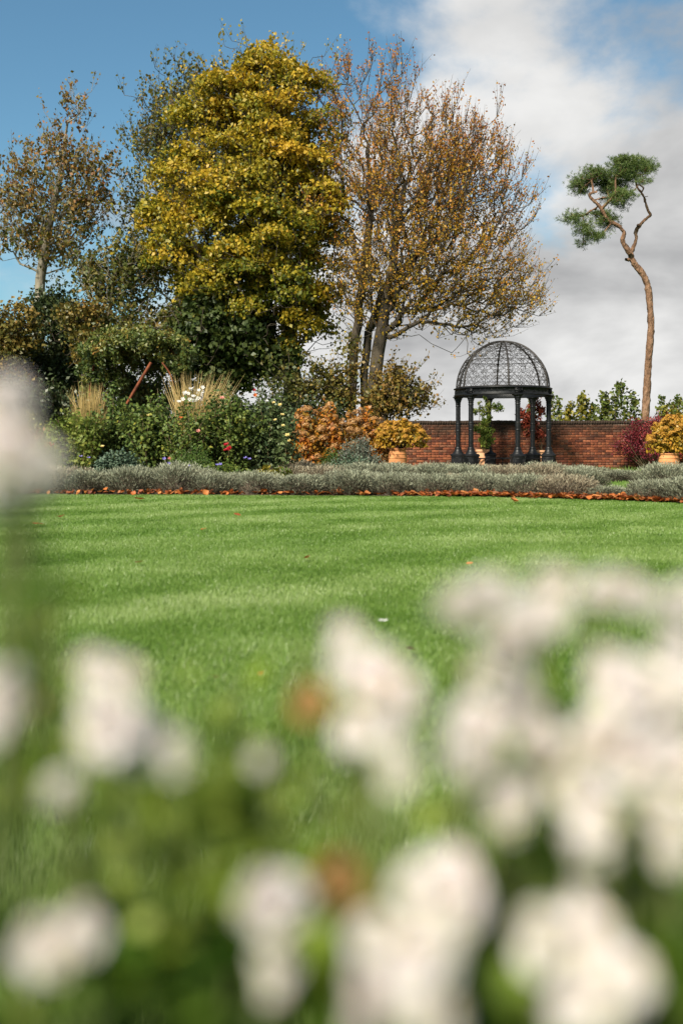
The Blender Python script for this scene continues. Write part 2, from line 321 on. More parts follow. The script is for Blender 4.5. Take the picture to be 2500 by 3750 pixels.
# ------------------------------------------------------------------ brick wall
WY = 29.6; WX0, WX1 = 0.2, 13.0; CH = 0.075
wall = thing('brick_wall', 'long old red brick garden wall with dark brick-on-edge coping behind the gazebo', 'wall', (0, WY, 0))
mb = MB(); mb.add(*boxg(((WX0 + WX1) / 2, 0.112, 0.685), ((WX1 - WX0) / 2 - .004, 0.098, 0.685)))
build(mb, 'mortar_core', M['mortar'], wall)
def brick_geo(l, h, d, rng):
    b = 0.004; j = lambda s: rng.uniform(-s, s)
    V, F = boxg((0, d / 2, 0), (l / 2, d / 2, h / 2)); V = V + rng.uniform(-.0025, .0025, V.shape)
    # chamfered front face
    f = np.array([(-l / 2 + b, -b, -h / 2 + b), (l / 2 - b, -b, -h / 2 + b), (l / 2 - b, -b, h / 2 - b), (-l / 2 + b, -b, h / 2 - b)]) + rng.uniform(-.0015, .0015, (4, 3))
    V = np.concatenate([V, f])
    F = [(4, 5, 6, 7), (0, 3, 2, 1), (1, 2, 6, 5), (3, 0, 4, 7), (8, 9, 10, 11), (0, 1, 9, 8), (1, 5, 10, 9), (5, 4, 11, 10), (4, 0, 8, 11)]
    return V, np.array(F)
rb = np.random.default_rng(11)
stretch_me = []
for i in range(5):
    m_ = MB(); m_.add(*brick_geo(.215, .065, .09, rb), t=0.0); me = m_.mesh('brick'); me.materials.append(M['brick']); stretch_me.append(me)
head_me = []
for i in range(3):
    m_ = MB(); m_.add(*brick_geo(.1025, .065, .09, rb), t=0.0); me = m_.mesh('brick'); me.materials.append(M['brick']); head_me.append(me)
field = MB(); singles = []
for c in range(18):
    z = 0.005 + CH * c + 0.0375; header = c % 4 == 2
    step = 0.1125 if header else 0.225; ln = step - 0.010
    x = WX0 + (0.0 if c % 2 else 0.112) + step / 2
    while x < WX1 - step / 2:
        y = 0.0 + rb.uniform(-.004, .004)
        u = 1250 + x / WY * FPX; dist = abs(u - 2190) / 190 + abs(z - 0.85) / .55
        if 1990 < u < 2320 and 4 <= c <= 17 and len(singles) < 300: singles.append((x, y, z, header))
        else: 
            V, F = brick_geo(ln, .065, .09, rb); field.add(V + (x, y, z), F, rb.uniform(0, 1))
        x += step
for (x, y, z, hd) in singles:
    link('brick', (head_me if hd else stretch_me)[rb.integers(0, 3)], None, wall, loc=(x, y, z), rot=(0, rb.uniform(-.012, .012), 0))
tag(build(field, 'brick_courses', M['brick'], wall), kind='stuff')
cop_me = []
for i in range(4):
    m_ = MB(); m_.add(*boxg((0, 0, 0), (.0325, .118, .0525))); 
    V = m_.V[0]; V += rb.uniform(-.004, .004, V.shape); me = m_.mesh('coping_brick'); me.materials.append(M['coping']); cop_me.append(me)
x = WX0 + .04
while x < WX1:
    link('coping_brick', cop_me[rb.integers(0, 4)], None, wall, loc=(x, 0.108, 1.425 + rb.uniform(-.006, .006) + .008 * math.sin(x * 1.7)), rot=(0, rb.uniform(-.03, .03), rb.uniform(-.03, .03))); x += 0.075
mb = MB(); mb.add(*boxg(((WX0 + WX1) / 2, .108, 1.415), ((WX1 - WX0) / 2, .104, .042))); build(mb, 'coping_mortar', M['mortar'], wall)

# ------------------------------------------------------------------ gazebo
GX, GY, GZ = W(1154, 1000, 27.5)[0], 27.5, 0.102
gaz = thing('gazebo', 'black cast iron gazebo with open scrollwork dome on six twisted columns', 'gazebo', (GX, GY, GZ))
RC, RR = 1.26, 1.30
def gz(z): return z - GZ
# one column, shared
ped, bell, shaft, cap = MB(), MB(), MB(), MB()
def octo(h, c, z0, z1, s0=1, s1=1):
    p = np.array([(h, -h + c), (h, h - c), (h - c, h), (-h + c, h), (-h, h - c), (-h, -h + c), (-h + c, -h), (h - c, -h)])
    V = np.concatenate([np.c_[p * s0, np.full(8, z0)], np.c_[p * s1, np.full(8, z1)]])
    F = np.array([(i, (i + 1) % 8, 8 + (i + 1) % 8, 8 + i) for i in range(8)]); return V, F
for z0, z1, h, c, s1 in ((0, .05, .182, .02, 1), (.05, .065, .182, .02, .93), (.065, .335, .166, .03, 1), (.335, .355, .166, .03, 1.10), (.355, .385, .182, .03, 1), (.385, .42, .182, .03, .86)):
    ped.add(*octo(h, c, z0, z1, 1, s1))
ped.add(np.c_[np.array([(.157, -.12), (.157, .12), (.12, .157), (-.12, .157), (-.157, .12), (-.157, -.12), (-.12, -.157), (.12, -.157)]), np.full(8, .42)], [list(range(8))])
for k in range(4):            # raised panel frame and leaf sprig on each face
    for (y, z, hy, hz) in ((0, .095, .115, .008), (0, .305, .115, .008), (-.108, .2, .007, .1), (.108, .2, .007, .1)):
        V, F = boxg((.168, y, z), (.006, hy, hz)); ped.add(rotz(V, k * math.pi / 2), F)
    for i in range(5):
        for sgn in (-1, 1):
            zc = .12 + i * .036; a = sgn * .9
            V = np.array([(.17, 0, zc), (.178, sgn * .02 - .004, zc + .022), (.17, sgn * .042, zc + .040), (.178, sgn * .016 + .010 * sgn, zc + .008)]); V = V if sgn > 0 else V[::-1]
            ped.add(rotz(V, k * math.pi / 2), [(0, 1, 2, 3)])
bell.add(*lathe([(.155, .415), (.150, .43), (.118, .465), (.100, .505), (.096, .53), (.088, .545), (.098, .552), (.098, .568), (.080, .578), (.084, .59), (.072, .60)], 32))
zs = np.linspace(.60, 1.055, 40)
tw = lambda a, z: 1 + 0.075 * np.abs(np.cos(5 * (a + z * 5.2))) - 0.03
shaft.add(*lathe(np.c_[np.full(40, .0655), zs], 60, tw))
zs = np.linspace(1.255, 1.735, 40)
shaft.add(*lathe(np.c_[np.full(40, .063), zs], 60, tw))
band, band2 = MB(), MB()
band.add(*lathe([(.066, 1.04), (.076, 1.05), (.076, 1.066), (.068, 1.072), (.070, 1.085), (.070, 1.22), (.068, 1.236), (.076, 1.244), (.076, 1.26), (.066, 1.27)], 40, lambda a, z: 1 + np.where((z > 1.08) & (z < 1.23), .045 * np.sin(7 * a + 40 * z) * np.sin(9 * a - 55 * z), 0)))
band2.add(*lathe([(.063, 1.725), (.074, 1.735), (.074, 1.75), (.066, 1.755), (.066, 1.79), (.076, 1.797), (.076, 1.812), (.066, 1.82)], 32))
cap.add(*lathe([(.064, 1.815), (.068, 1.83), (.084, 1.87), (.078, 1.882), (.088, 1.90), (.104, 1.93), (.096, 1.94), (.112, 1.962), (.132, 1.98)], 48, lambda a, z: 1 + .10 * np.cos(8 * a) * np.clip((z - 1.82) / .1, 0, 1)))
for z0, z1, h, s1 in ((1.975, 1.988, .118, 1.06), (1.988, 2.0, .126, 1)): cap.add(*octo(h, .012, z0, z1, 1, s1))
cap.add(np.c_[np.array([(.126, -.126), (.126, .126), (-.126, .126), (-.126, -.126)]), np.full(4, 2.0)], [(0, 1, 2, 3)])
meshes = [(n, b.mesh(n, s)) for n, b, s in (('pedestal', ped, False), ('bell', bell, True), ('shaft', shaft, True), ('collar_band', band, True), ('neck_band', band2, True), ('capital', cap, False))]
COLA = [math.radians(a) for a in (-51, 9, 69, 129, 189, 249)]      # from straight towards the viewer, positive to the right
def gpos(a, r): return np.array((r * math.sin(a), -r * math.cos(a), 0))
for a in COLA:
    p = gpos(a, RC); rz = math.atan2(p[1], p[0])
    colm = link('column', meshes[2][1], M['iron'], gaz, loc=p, rot=(0, 0, rz))
    for n, me in meshes:
        if n != 'shaft': link(n, me, M['iron'], colm)
# entablature ring
ring = MB(); z0 = 2.0
prof = [(1.20, z0), (1.335, z0), (1.345, z0 + .012), (1.335, z0 + .03), (1.305, z0 + .04), (1.30, z0 + .05), (1.30, z0 + .165), (1.315, z0 + .172), (1.345, z0 + .185), (1.35, z0 + .2), (1.33, z0 + .215), (1.27, z0 + .222), (1.22, z0 + .215), (1.20, z0 + .2), (1.20, z0)]
V, F = lathe(prof, 120); ring.add(V, F[:, ::-1])
ringo = build(ring, 'ring_beam', M['iron'], gaz)
fr = MB()
for k in range(48):           # running scroll relief on the frieze
    a0 = 2 * math.pi * k / 48; s_ = 1 if k % 2 else -1; pts = []
    for q in np.linspace(0, 1, 14):
        an = s_ * (q * 2.6 * math.pi); rr = .042 * (1 - .75 * q); y = rr * math.sin(an) * .9; x = rr * math.cos(an)
        pts.append(((1.304) * math.sin(a0 + x / 1.3), -(1.304) * math.cos(a0 + x / 1.3), z0 + .107 + y))
    fr = MB(); fr.add(*tube(pts, .0065, 4)); build(fr, 'frieze_scroll', M['iron'], ringo)
for a in COLA:
    mb = MB(); 
    V, F = boxg((1.305, 0, z0 + .107), (.022, .10, .062)); mb.add(V, F)
    for (y, z, hy, hz) in ((0, .158, .10, .006), (0, .056, .10, .006), (-.094, .107, .006, .056), (.094, .107, .006, .056)):
        V, F = boxg((1.33, y, z0 + z), (.006, hy, hz)); mb.add(V, F)
    for s_ in (-1, 1):
        pts = [(1.331, s_ * (.045 - .03 * q) * math.cos(q * 7) + s_ * .03, z0 + .107 + (.04 - .03 * q) * math.sin(q * 7)) for q in np.linspace(0, 1, 14)]
        mb.add(*tube(pts, .006, 4))
    p = gpos(a, 1); build(mb, 'ring_block', M['iron'], ringo, rot=(0, 0, math.atan2(p[1], p[0])))
# dome ribs and scroll panels
DR, DZ, DH = 1.285, z0 + .22, 1.29
def dome(az, el, r=1.0): return np.array((DR * r * math.cos(el) * math.sin(az), -DR * r * math.cos(el) * math.cos(az), DZ + DH * r * math.sin(el)))
RIB0 = math.radians(-62)
rib = MB(); els = np.linspace(0, math.pi / 2 - .01, 30)
for dx in (-.013, .013):
    P = np.array([dome(0, e_) + np.array((dx, 0, 0)) for e_ in els]); rib.add(*tube(P, .012, 5))
P = np.array([dome(0, e_, 1.012) for e_ in els]); rib.add(*tube(P, .017, 5))
rib_me = rib.mesh('dome_rib', True)
for k in range(6): link('dome_rib', rib_me, M['iron_worn'], gaz, rot=(0, 0, RIB0 + k * math.pi / 3))
mb = MB(); mb.add(*lathe([(.0, DZ + DH + .012), (.05, DZ + DH + .014), (.075, DZ + DH - .006), (.05, DZ + DH - .03), (0, DZ + DH - .03)], 20)); build(mb, 'dome_boss', M['iron_worn'], gaz)
mb = MB(); a_ = np.linspace(0, 2 * np.pi, 97)
mb.add(*tube(np.c_[1.275 * np.cos(a_), 1.275 * np.sin(a_), np.full(97, DZ + .012)], .014, 6)); build(mb, 'dome_foot_rail', M['iron_worn'], gaz)
# scroll shapes in one 60 degree gore, on a flat (azimuth arc, elevation) chart
gore = []
def scroll_pts(cx, cy, r, s_, v):
    """S or C scroll: an arc whose ends curl into spirals. cx, cy in metres on the dome (arc, height along the meridian)"""
    out = []
    for q in np.linspace(0, 1, 11): an = -.4 * math.pi + q * 1.9 * math.pi; rr = r * (.30 + .22 * q); out.append((-.30 * r * s_ + s_ * rr * math.cos(an) * .9, -.55 * r + rr * math.sin(an)))
    for q in np.linspace(.1, 1, 11): an = (1.5 - 1.9 * q) * math.pi; rr = r * (.52 - .22 * q); out.append((.30 * r * s_ - s_ * rr * math.cos(an) * .35 , .45 * r - rr * math.sin(an)))
    return [(cx + x, cy + y * v) for x, y in out]
def curl(cx, cy, r, a0, turn, n=15, shrink=.72):
    return [(cx + r * (1 - shrink * q) * math.cos(a0 + turn * q), cy + r * (1 - shrink * q) * math.sin(a0 + turn * q)) for q in np.linspace(0, 1, n)]
rowh = .18; mer = DR * math.pi / 2; nrow = 12
for i in range(nrow):
    cy = rowh * (i + .5); el = cy / DR
    if el > 1.42: break
    width = DR * math.cos(el) * math.pi / 3
    ncell = max(1, round(width / .36)) if i < 9 else 1
    cw = width / ncell
    for j in range(ncell):
        cx = -width / 2 + cw * (j + .5)
        r = cw * .5
        for s_ in (-1, 1):
            # big C against its neighbour, with inward curls at both ends
            gore.append([(cx + s_ * x, cy + y) for x, y in curl(r * .36, rowh * .22, r * .60, -1.2, 2.1 * math.pi, 20, .78)])
            gore.append([(cx + s_ * x, cy - y) for x, y in curl(r * .62, rowh * .22, r * .38, 1.7, -1.9 * math.pi, 16, .7)])
            if i % 3 == 1: gore.append([(cx + s_ * x, cy + y) for x, y in curl(r * .22, -rowh * .12, r * .22, -.6, 1.8 * math.pi, 12, .7)])
gore_me = []
for pts in gore:
    P = []
    for x, y in pts:
        el = min(max(y, .01), mer - .05) / DR; az = x / (DR * max(math.cos(el), .05)); az = min(max(az, -math.pi / 6), math.pi / 6); P.append(dome(az, el, .995))
    mb = MB(); mb.add(*tube(P, .0054, 4)); gore_me.append(mb.mesh('scroll'))
for k in range(6):
    rz = RIB0 + (k + .5) * math.pi / 3
    mb = MB()                      # slim middle bars that carry the scrolls
    for e0 in (.62, 1.12):
        P = [dome(a, e0) for a in np.linspace(-math.pi / 6, math.pi / 6, 9)]; mb.add(*tube(P, .0055, 4))
    pn = build(mb, 'scroll_panel', M['iron_worn'], gaz, rot=(0, 0, rz))
    for me in gore_me: link('scroll', me, M['iron_worn'], pn)
# curved bench round the back of the gazebo
for a0, a1 in ((COLA[5], COLA[4]), (COLA[4], COLA[3]), (COLA[3], COLA[2])):
    bn = MB(); aa = np.linspace(a0, a1, 10)
    for rr in (1.02, 1.10, 1.18, 1.26): bn.add(*tube([gpos(a, rr) + np.array((0, 0, .27)) for a in aa], .019, 6))
    bo = build(bn, 'bench_seat', M['iron'], gaz)
    for am in (a0 * .7 + a1 * .3, a0 * .3 + a1 * .7):
        mb = MB(); p = gpos(am, 1.14); mb.add(*tube([p, p + np.array((0, 0, .27))], .016, 6)); build(mb, 'leg', M['iron'], bo)

# ------------------------------------------------------------------ pots
def pot(name, label, loc, h, r, mat, group=None, style=0):
    t = thing(name, label, 'pot', loc)
    if style == 0: prof = [(0, .012), (.60, .012), (.66, 0), (.70, .02), (.80, .16), (.93, .36), (1.0, .56), (1.0, .68), (.94, .84), (.86, .93), (.86, .94), (.95, .955), (.95, 1.0), (.84, 1.0), (.80, .93), (0, .93)]
    else: prof = [(0, .012), (.52, .012), (.56, 0), (.60, .02), (.72, .28), (.82, .60), (.86, .86), (.86, .88), (1.0, .90), (1.0, 1.0), (.88, 1.0), (.82, .92), (0, .92)]
    P = np.array(prof); zz_ = np.array([q for q in P]); fine = []
    for (r0, z0_), (r1, z1_) in zip(prof[:-1], prof[1:]):
        for q in np.linspace(0, 1, 4, endpoint=False): fine.append((r * (r0 + (r1 - r0) * q), h * (z0_ + (z1_ - z0_) * q)))
    fine.append((r * prof[-1][0], h * prof[-1][1]))
    mb = MB(); mb.add(*lathe(fine, 40)); b = build(mb, 'pot_body', mat, t, smooth=True)
    for zb in ((.34, .5, .66, .80) if style == 0 else (.45, .62)):
        i = int(np.argmin(np.abs(P[3:10, 1] - zb))) ; rb_ = np.interp(zb, P[2:9, 1], P[2:9, 0]) * r
        mb = MB(); a_ = np.linspace(0, 2 * np.pi, 41); mb.add(*tube(np.c_[(rb_ + .002) * np.cos(a_), (rb_ + .002) * np.sin(a_), np.full(41, zb * h)], .009, 6)); build(mb, 'ridge', mat, t, smooth=True)
    mb = MB(); mb.add(*lathe([(0, .95 * h), (.82 * r, .95 * h)], 24)); build(mb, 'compost', M['soil'], t)
    return t
pp = W(913, 1040, 24.3); pot('terracotta_pot', 'ribbed orange terracotta pot under the gold hydrangea, in front of the wall', (pp[0], 24.3, 0), .68, .225, M['terracotta'])
p2 = W(1536, 1040, 23.5); pot('terracotta_pot', 'rounded terracotta pot half hidden by hydrangea heads at the right edge', (p2[0], 23.5, 0), .57, .24, M['terracotta'])
p3 = W(1108, 1040, 28.75); pot('planter_pot', 'pale terracotta pot of the green climber behind the gazebo columns', (p3[0], 28.75, .004), .62, .21, M['terracotta_pale'], style=1)
p4 = W(1243, 1040, 28.75); pot('planter_pot', 'pale terracotta pot of the red-leaved climber behind the gazebo', (p4[0], 28.75, .004), .60, .20, M['terracotta_pale'], style=1)

# ------------------------------------------------------------------ trees
LATE = []
def grow(nodes, parents, targets, bf):
    """attach every target to the cheapest existing node: distance plus bf times path length from the root"""
    N = np.zeros((len(nodes) + len(targets), 3)); L = np.zeros(len(N)); par = np.full(len(N), -1)
    for i, (p, q) in enumerate(zip(nodes, parents)):
        N[i] = p; par[i] = q; L[i] = 0 if q < 0 else L[q] + np.linalg.norm(N[q] - p)
    n = len(nodes); top = np.asarray(nodes[-1])
    d0 = np.min(np.linalg.norm(targets[:, None] - np.asarray(nodes)[None, ::2], axis=2), axis=1)
    for p in targets[np.argsort(d0)]:
        d = np.linalg.norm(N[:n] - p, axis=1); i = int(np.argmin(d + bf * L[:n])); N[n] = p; par[n] = i; L[n] = L[i] + d[i]; n += 1
    return N, par
def radii(N, par, tip, ex=2.3):
    cnt = np.zeros(len(N)); child = np.zeros(len(N), int)
    np.add.at(child, par[par >= 0], 1)
    cnt[child == 0] = 1
    for i in range(len(N) - 1, 0, -1):
        if par[i] >= 0: cnt[par[i]] += cnt[i]
    return tip * np.maximum(cnt, 1) ** (1 / ex)
def wood(N, par, R, rng, nfix, sides=(9, 5, 3), jit=.12):
    mb = MB(); k = np.arange(len(N))[par >= 0]; A, B = N[par[k]], N[k]; rb_ = R[k]; ra = np.minimum(R[par[k]], rb_ * 1.25)
    ra[k < nfix] = R[par[k[k < nfix]]]
    ln = np.linalg.norm(B - A, axis=1, keepdims=True)
    Mid = (A + B) / 2 + rng.normal(size=A.shape) * ln * jit * (k >= nfix)[:, None]; rm = (ra + rb_) / 2
    Mid[:, 2] -= 0.04 * ln[:, 0] * (k >= nfix)
    for lo, hi, sd_ in ((.07, 9, sides[0]), (.02, .07, sides[1]), (0, .02, sides[2])):
        s_ = (rb_ >= lo) & (rb_ < hi)
        if s_.any():
            mb.add(*frusta(A[s_], Mid[s_], ra[s_], rm[s_], sd_)); mb.add(*frusta(Mid[s_], B[s_], rm[s_], rb_[s_], sd_))
    return mb
def ells(lst, D, dep=1.0):
    out = []
    for x, y, rx, ry, *o in lst:
        dd = D + (o[0] if o else 0); c = W(x, y, dd); k = ppm(dd); out.append((c, np.array((rx / k, rx / k * dep, ry / k))))
    return out
def sample_ells(es, n, rng, p=.25, low=-1.0):
    w = np.array([np.prod(r) ** .75 for _, r in es]); i = rng.choice(len(es), n, p=w / w.sum())
    C = np.array([e_[0] for e_ in es])[i]; R = np.array([e_[1] for e_ in es])[i]; b = ball(rng, n, p); b[:, 2] = np.where(b[:, 2] < low, -b[:, 2], b[:, 2])
    return C + b * R, unit(b / 1.0)
def tree(name, label, base, trunks, es, seed, nclump, cr, nleaf, L, Wd, leafmat, barkmat, tip=.012, bf=.35, twigs=4, up=.5, droop=.3, shell=.25, tfun=None, flat=.6, ex=2.3, r0=None, loose=.12, tspread=.14, outp=.3, umb=False, ntw=0, twl=.7, twleaf=0, twup=.7):
    rng = np.random.default_rng(seed); base = np.asarray(base, float)
    t = thing(name, label, 'tree', base)
    nodes, parents = [], []
    for tr in trunks:                                   # tr: list of world points, first near the base
        tr = np.asarray(tr, float); prev = -1
        for a, b in zip(tr[:-1], tr[1:]):
            m = max(2, int(np.linalg.norm(b - a) / .6))
            for q in np.linspace(0, 1, m, endpoint=False):
                nodes.append(a + (b - a) * q + rng.normal(size=3) * .025); parents.append(prev); prev = len(nodes) - 1
        nodes.append(tr[-1]); parents.append(prev)
    C, outd = sample_ells(es, nclump, rng, shell, -.5 if umb else -1.0)
    tw_ = (C[:, None] + rng.normal(size=(nclump, twigs, 3)) * cr * np.array((1, 1, flat)) * .8).reshape(-1, 3)
    N, par = grow(nodes, parents, np.concatenate([C, tw_]), bf)
    R = radii(N, par, tip, ex)
    if r0:                                               # taper the trunks to their real girth
        nf = len(nodes); mxr = R[:nf].max(); 
        k0 = 0; r0 = r0 if isinstance(r0, (list, tuple)) else [r0] * len(trunks)
        for tr_i, r_ in enumerate(r0):
            st_ = [q for q in range(nf) if parents[q] == -1] + [nf]; a_, b_ = st_[tr_i], st_[tr_i + 1]; R[a_:b_] *= r_ / R[a_:b_].max()
        R[nf:] = np.minimum(R[nf:], R[np.maximum(par[nf:], 0)] * 1.0 + 0)
    wm = wood(N - base, par, R, rng, len(nodes)); extra = np.zeros((0, 3))
    if ntw:                                              # fine outer twigs sweeping up and out
        isp = np.zeros(len(N), bool); isp[par[par >= 0]] = True; tipi = np.where(~isp)[0]; tipi = np.repeat(tipi, ntw); cen = np.array([C[:, 0].mean(), C[:, 1].mean(), C[:, 2].min()])
        dd_ = unit(unit(N[tipi] - N[par[tipi]]) * .5 + unit(N[tipi] - cen) * .8 + np.array((0, 0, twup)) + rng.normal(size=(len(tipi), 3)) * .38); ll = twl * rng.uniform(.5, 1.25, len(tipi))[:, None]
        A_ = N[tipi]; Bm = A_ + dd_ * ll * .5; E_ = Bm + unit(dd_ + np.array((0, 0, .35)) + rng.normal(size=dd_.shape) * .2) * ll * .5; rr_ = np.full(len(tipi), tip * .62)
        for a_, b_, r1, r2 in ((A_, Bm, rr_, rr_ * .8), (Bm, E_, rr_ * .8, rr_ * .45)): wm.add(*frusta(a_ - base, b_ - base, r1, r2, 3))
        if twleaf:
            q_ = rng.uniform(.25, 1.0, (len(tipi), twleaf, 1)); extra = (A_[:, None] + (E_ - A_)[:, None] * q_ + rng.normal(size=(len(tipi), twleaf, 3)) * .06).reshape(-1, 3)
    build(wm, 'trunk', barkmat, t, smooth=True)
    # leaves gathered round the clump centres and along the twigs
    per = nleaf // nclump; i = np.repeat(np.arange(nclump), per); n = len(i)
    b = ball(rng, n, .45); b[:, 2] = np.abs(b[:, 2]) * np.where(rng.uniform(size=n) < .72, 1, -1)
    if umb:                                              # leaf sprays that drape over each bough like a cap
        b = unit(rng.normal(size=(n, 3))); b[:, 2] = np.abs(b[:, 2]); b = b * rng.uniform(.62, 1.0, n)[:, None]; b[:, 2] -= .25 * (b[:, 0] ** 2 + b[:, 1] ** 2)
    P = C[i] + b * cr * np.array((1, 1, flat)) * rng.uniform(.7, 1.3, nclump)[i][:, None]
    P[rng.uniform(size=n) < loose] += rng.normal(size=3) * 0 + 0
    P = P + rng.normal(size=(n, 3)) * loose
    V, F = leaves(P - base, rng, L, Wd, up, unit(b + outd[i] * .8), outp, droop)
    cl = rng.normal(size=nclump)[i]
    tt = (tfun(P, cl, b[:, 2], rng) if tfun else .5 + .16 * cl) + rng.normal(size=n) * tspread
    mb = MB(); mb.add(V, F, np.clip(tt, 0, 1))
    if len(extra):
        z_ = np.zeros(len(extra)); te = (tfun(extra, z_, z_, rng) if tfun else .5 + z_) + rng.normal(size=len(extra)) * (tspread + .08)
        V, F = leaves(extra - base, rng, L * .8, Wd * .75, up, None, 0, droop + .3); mb.add(V, F, np.clip(te, 0, 1))
    build(mb, 'crown', leafmat, t)
    return t

M['leaf_yellow'] = leaf_mat('sycamore_leaves', [(0.04, 0.065, 0.010), (0.10, 0.125, 0.014), (0.24, 0.21, 0.017), (0.40, 0.29, 0.022), (0.48, 0.30, 0.026)], trans=.4)
M['leaf_gold'] = leaf_mat('golden_brown_leaves', [(0.16, 0.15, 0.02), (0.34, 0.25, 0.025), (0.36, 0.20, 0.03), (0.30, 0.125, 0.035), (0.20, 0.075, 0.038)], trans=.35, gain=(1.15, .95, .7))
M['leaf_rust'] = leaf_mat('rusty_oak_leaves', [(0.045, 0.060, 0.016), (0.085, 0.085, 0.022), (0.15, 0.095, 0.032), (0.17, 0.075, 0.03)], trans=.3, gain=(1.5, 1.3, .9))
M['leaf_airy'] = leaf_mat('thin_tree_leaves', [(0.040, 0.062, 0.018), (0.065, 0.080, 0.024), (0.11, 0.095, 0.032), (0.15, 0.10, 0.04)], trans=.3, gain=(1.5, 1.3, .9))
M['leaf_dark'] = leaf_mat('dark_evergreen_leaves', [(0.012, 0.022, 0.012), (0.022, 0.036, 0.016), (0.034, 0.048, 0.02)], trans=.12, rough=.45, gain=(1.7, 1.5, 1.1))
M['leaf_deep'] = leaf_mat('deep_green_leaves', [(0.018, 0.034, 0.010), (0.034, 0.054, 0.014), (0.06, 0.075, 0.018), (0.14, 0.115, 0.022)], trans=.2, gain=(1.4, 1.25, .95))

# yellow sycamore in the middle
D = 38.0
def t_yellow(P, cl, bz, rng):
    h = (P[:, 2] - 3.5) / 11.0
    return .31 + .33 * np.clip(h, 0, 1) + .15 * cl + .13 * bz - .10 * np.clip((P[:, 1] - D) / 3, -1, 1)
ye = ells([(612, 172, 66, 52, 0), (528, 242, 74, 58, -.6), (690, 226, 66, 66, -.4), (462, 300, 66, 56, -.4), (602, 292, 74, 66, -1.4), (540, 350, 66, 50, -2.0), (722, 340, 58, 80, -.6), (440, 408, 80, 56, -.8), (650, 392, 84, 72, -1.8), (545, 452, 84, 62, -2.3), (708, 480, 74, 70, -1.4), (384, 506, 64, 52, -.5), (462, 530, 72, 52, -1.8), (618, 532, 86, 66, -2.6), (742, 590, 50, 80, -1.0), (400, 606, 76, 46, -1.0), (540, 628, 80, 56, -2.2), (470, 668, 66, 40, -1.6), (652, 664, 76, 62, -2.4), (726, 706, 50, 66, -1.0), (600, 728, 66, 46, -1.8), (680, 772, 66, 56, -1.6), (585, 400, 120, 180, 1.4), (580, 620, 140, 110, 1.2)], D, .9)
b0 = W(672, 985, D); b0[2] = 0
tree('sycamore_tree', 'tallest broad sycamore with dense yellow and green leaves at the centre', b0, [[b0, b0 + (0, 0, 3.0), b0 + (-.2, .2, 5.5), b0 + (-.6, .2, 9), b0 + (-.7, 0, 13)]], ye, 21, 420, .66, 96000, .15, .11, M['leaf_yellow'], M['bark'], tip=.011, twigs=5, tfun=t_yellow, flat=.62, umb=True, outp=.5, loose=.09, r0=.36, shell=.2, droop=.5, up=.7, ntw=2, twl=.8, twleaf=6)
# dark ivy-clad tree in its shade
D2 = 36.5
de = ells([(520, 760, 105, 70), (600, 800, 70, 55), (450, 800, 60, 60), (520, 860, 60, 35), (650, 830, 50, 50), (490, 720, 60, 35)], D2, .8)
b0 = W(474, 985, D2); b0[2] = 0
tree('shaded_tree', 'dark green leafy tree below the yellow crown, with a black trunk', b0, [[b0, b0 + (.1, 0, 2.0), b0 + (.4, 0, 4.5), b0 + (.8, 0, 6.5)]], de, 22, 150, .6, 26000, .2, .15, M['leaf_deep'], M['bark'], tip=.012, twigs=3, r0=.3, shell=.3, up=.5, tfun=lambda P, cl, bz, r: .26 + .12 * cl + .05 * bz)
# golden brown tree, three stems
D3 = 36.0
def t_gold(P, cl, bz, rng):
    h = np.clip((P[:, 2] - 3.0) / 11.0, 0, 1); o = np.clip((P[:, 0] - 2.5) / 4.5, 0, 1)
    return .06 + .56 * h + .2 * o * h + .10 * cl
ge = ells([(880, 270, 100, 115), (960, 380, 150, 150), (1010, 500, 165, 150), (880, 520, 130, 190), (1040, 640, 150, 85), (850, 690, 95, 100), (780, 240, 60, 90, 3), (1110, 690, 95, 45), (960, 700, 110, 60), (1060, 430, 110, 110), (780, 420, 60, 150, 2), (1000, 750, 45, 40), (820, 800, 25, 70), (1160, 705, 75, 32), (1070, 750, 60, 28), (1140, 560, 60, 80)], D3, .9)
b1, b2, b3 = W(858, 985, D3), W(812, 985, D3 + .4), W(836, 985, D3 + .9)
for b_ in (b1, b2, b3): b_[2] = 0
tr1 = [b1, W(858, 900, D3), W(868, 810, D3), W(885, 720, D3), W(900, 600, D3 + .1), W(930, 420, D3)]
tr2 = [b2, W(808, 880, D3 + .4), W(815, 780, D3 + .5), W(830, 660, D3 + .6), W(850, 520, D3 + .8), W(845, 330, D3 + 1)]
tr3 = [b3, W(838, 860, D3 + .9), W(845, 760, D3 + .9), W(880, 660, D3 + .5), W(960, 580, D3), W(1020, 520, D3)]
tree('golden_tree', 'wide golden brown tree with bare upswept twigs and three leaning stems', b1, [tr1, tr2, tr3], ge, 23, 430, .5, 6500, .105, .075, M['leaf_gold'], M['bark'], tip=.0125, twigs=4, bf=.42, tfun=t_gold, flat=.9, r0=(.24, .17, .15), shell=.3, droop=.6, up=.3, loose=.25, ntw=6, twl=1.05, twleaf=6, twup=.65)
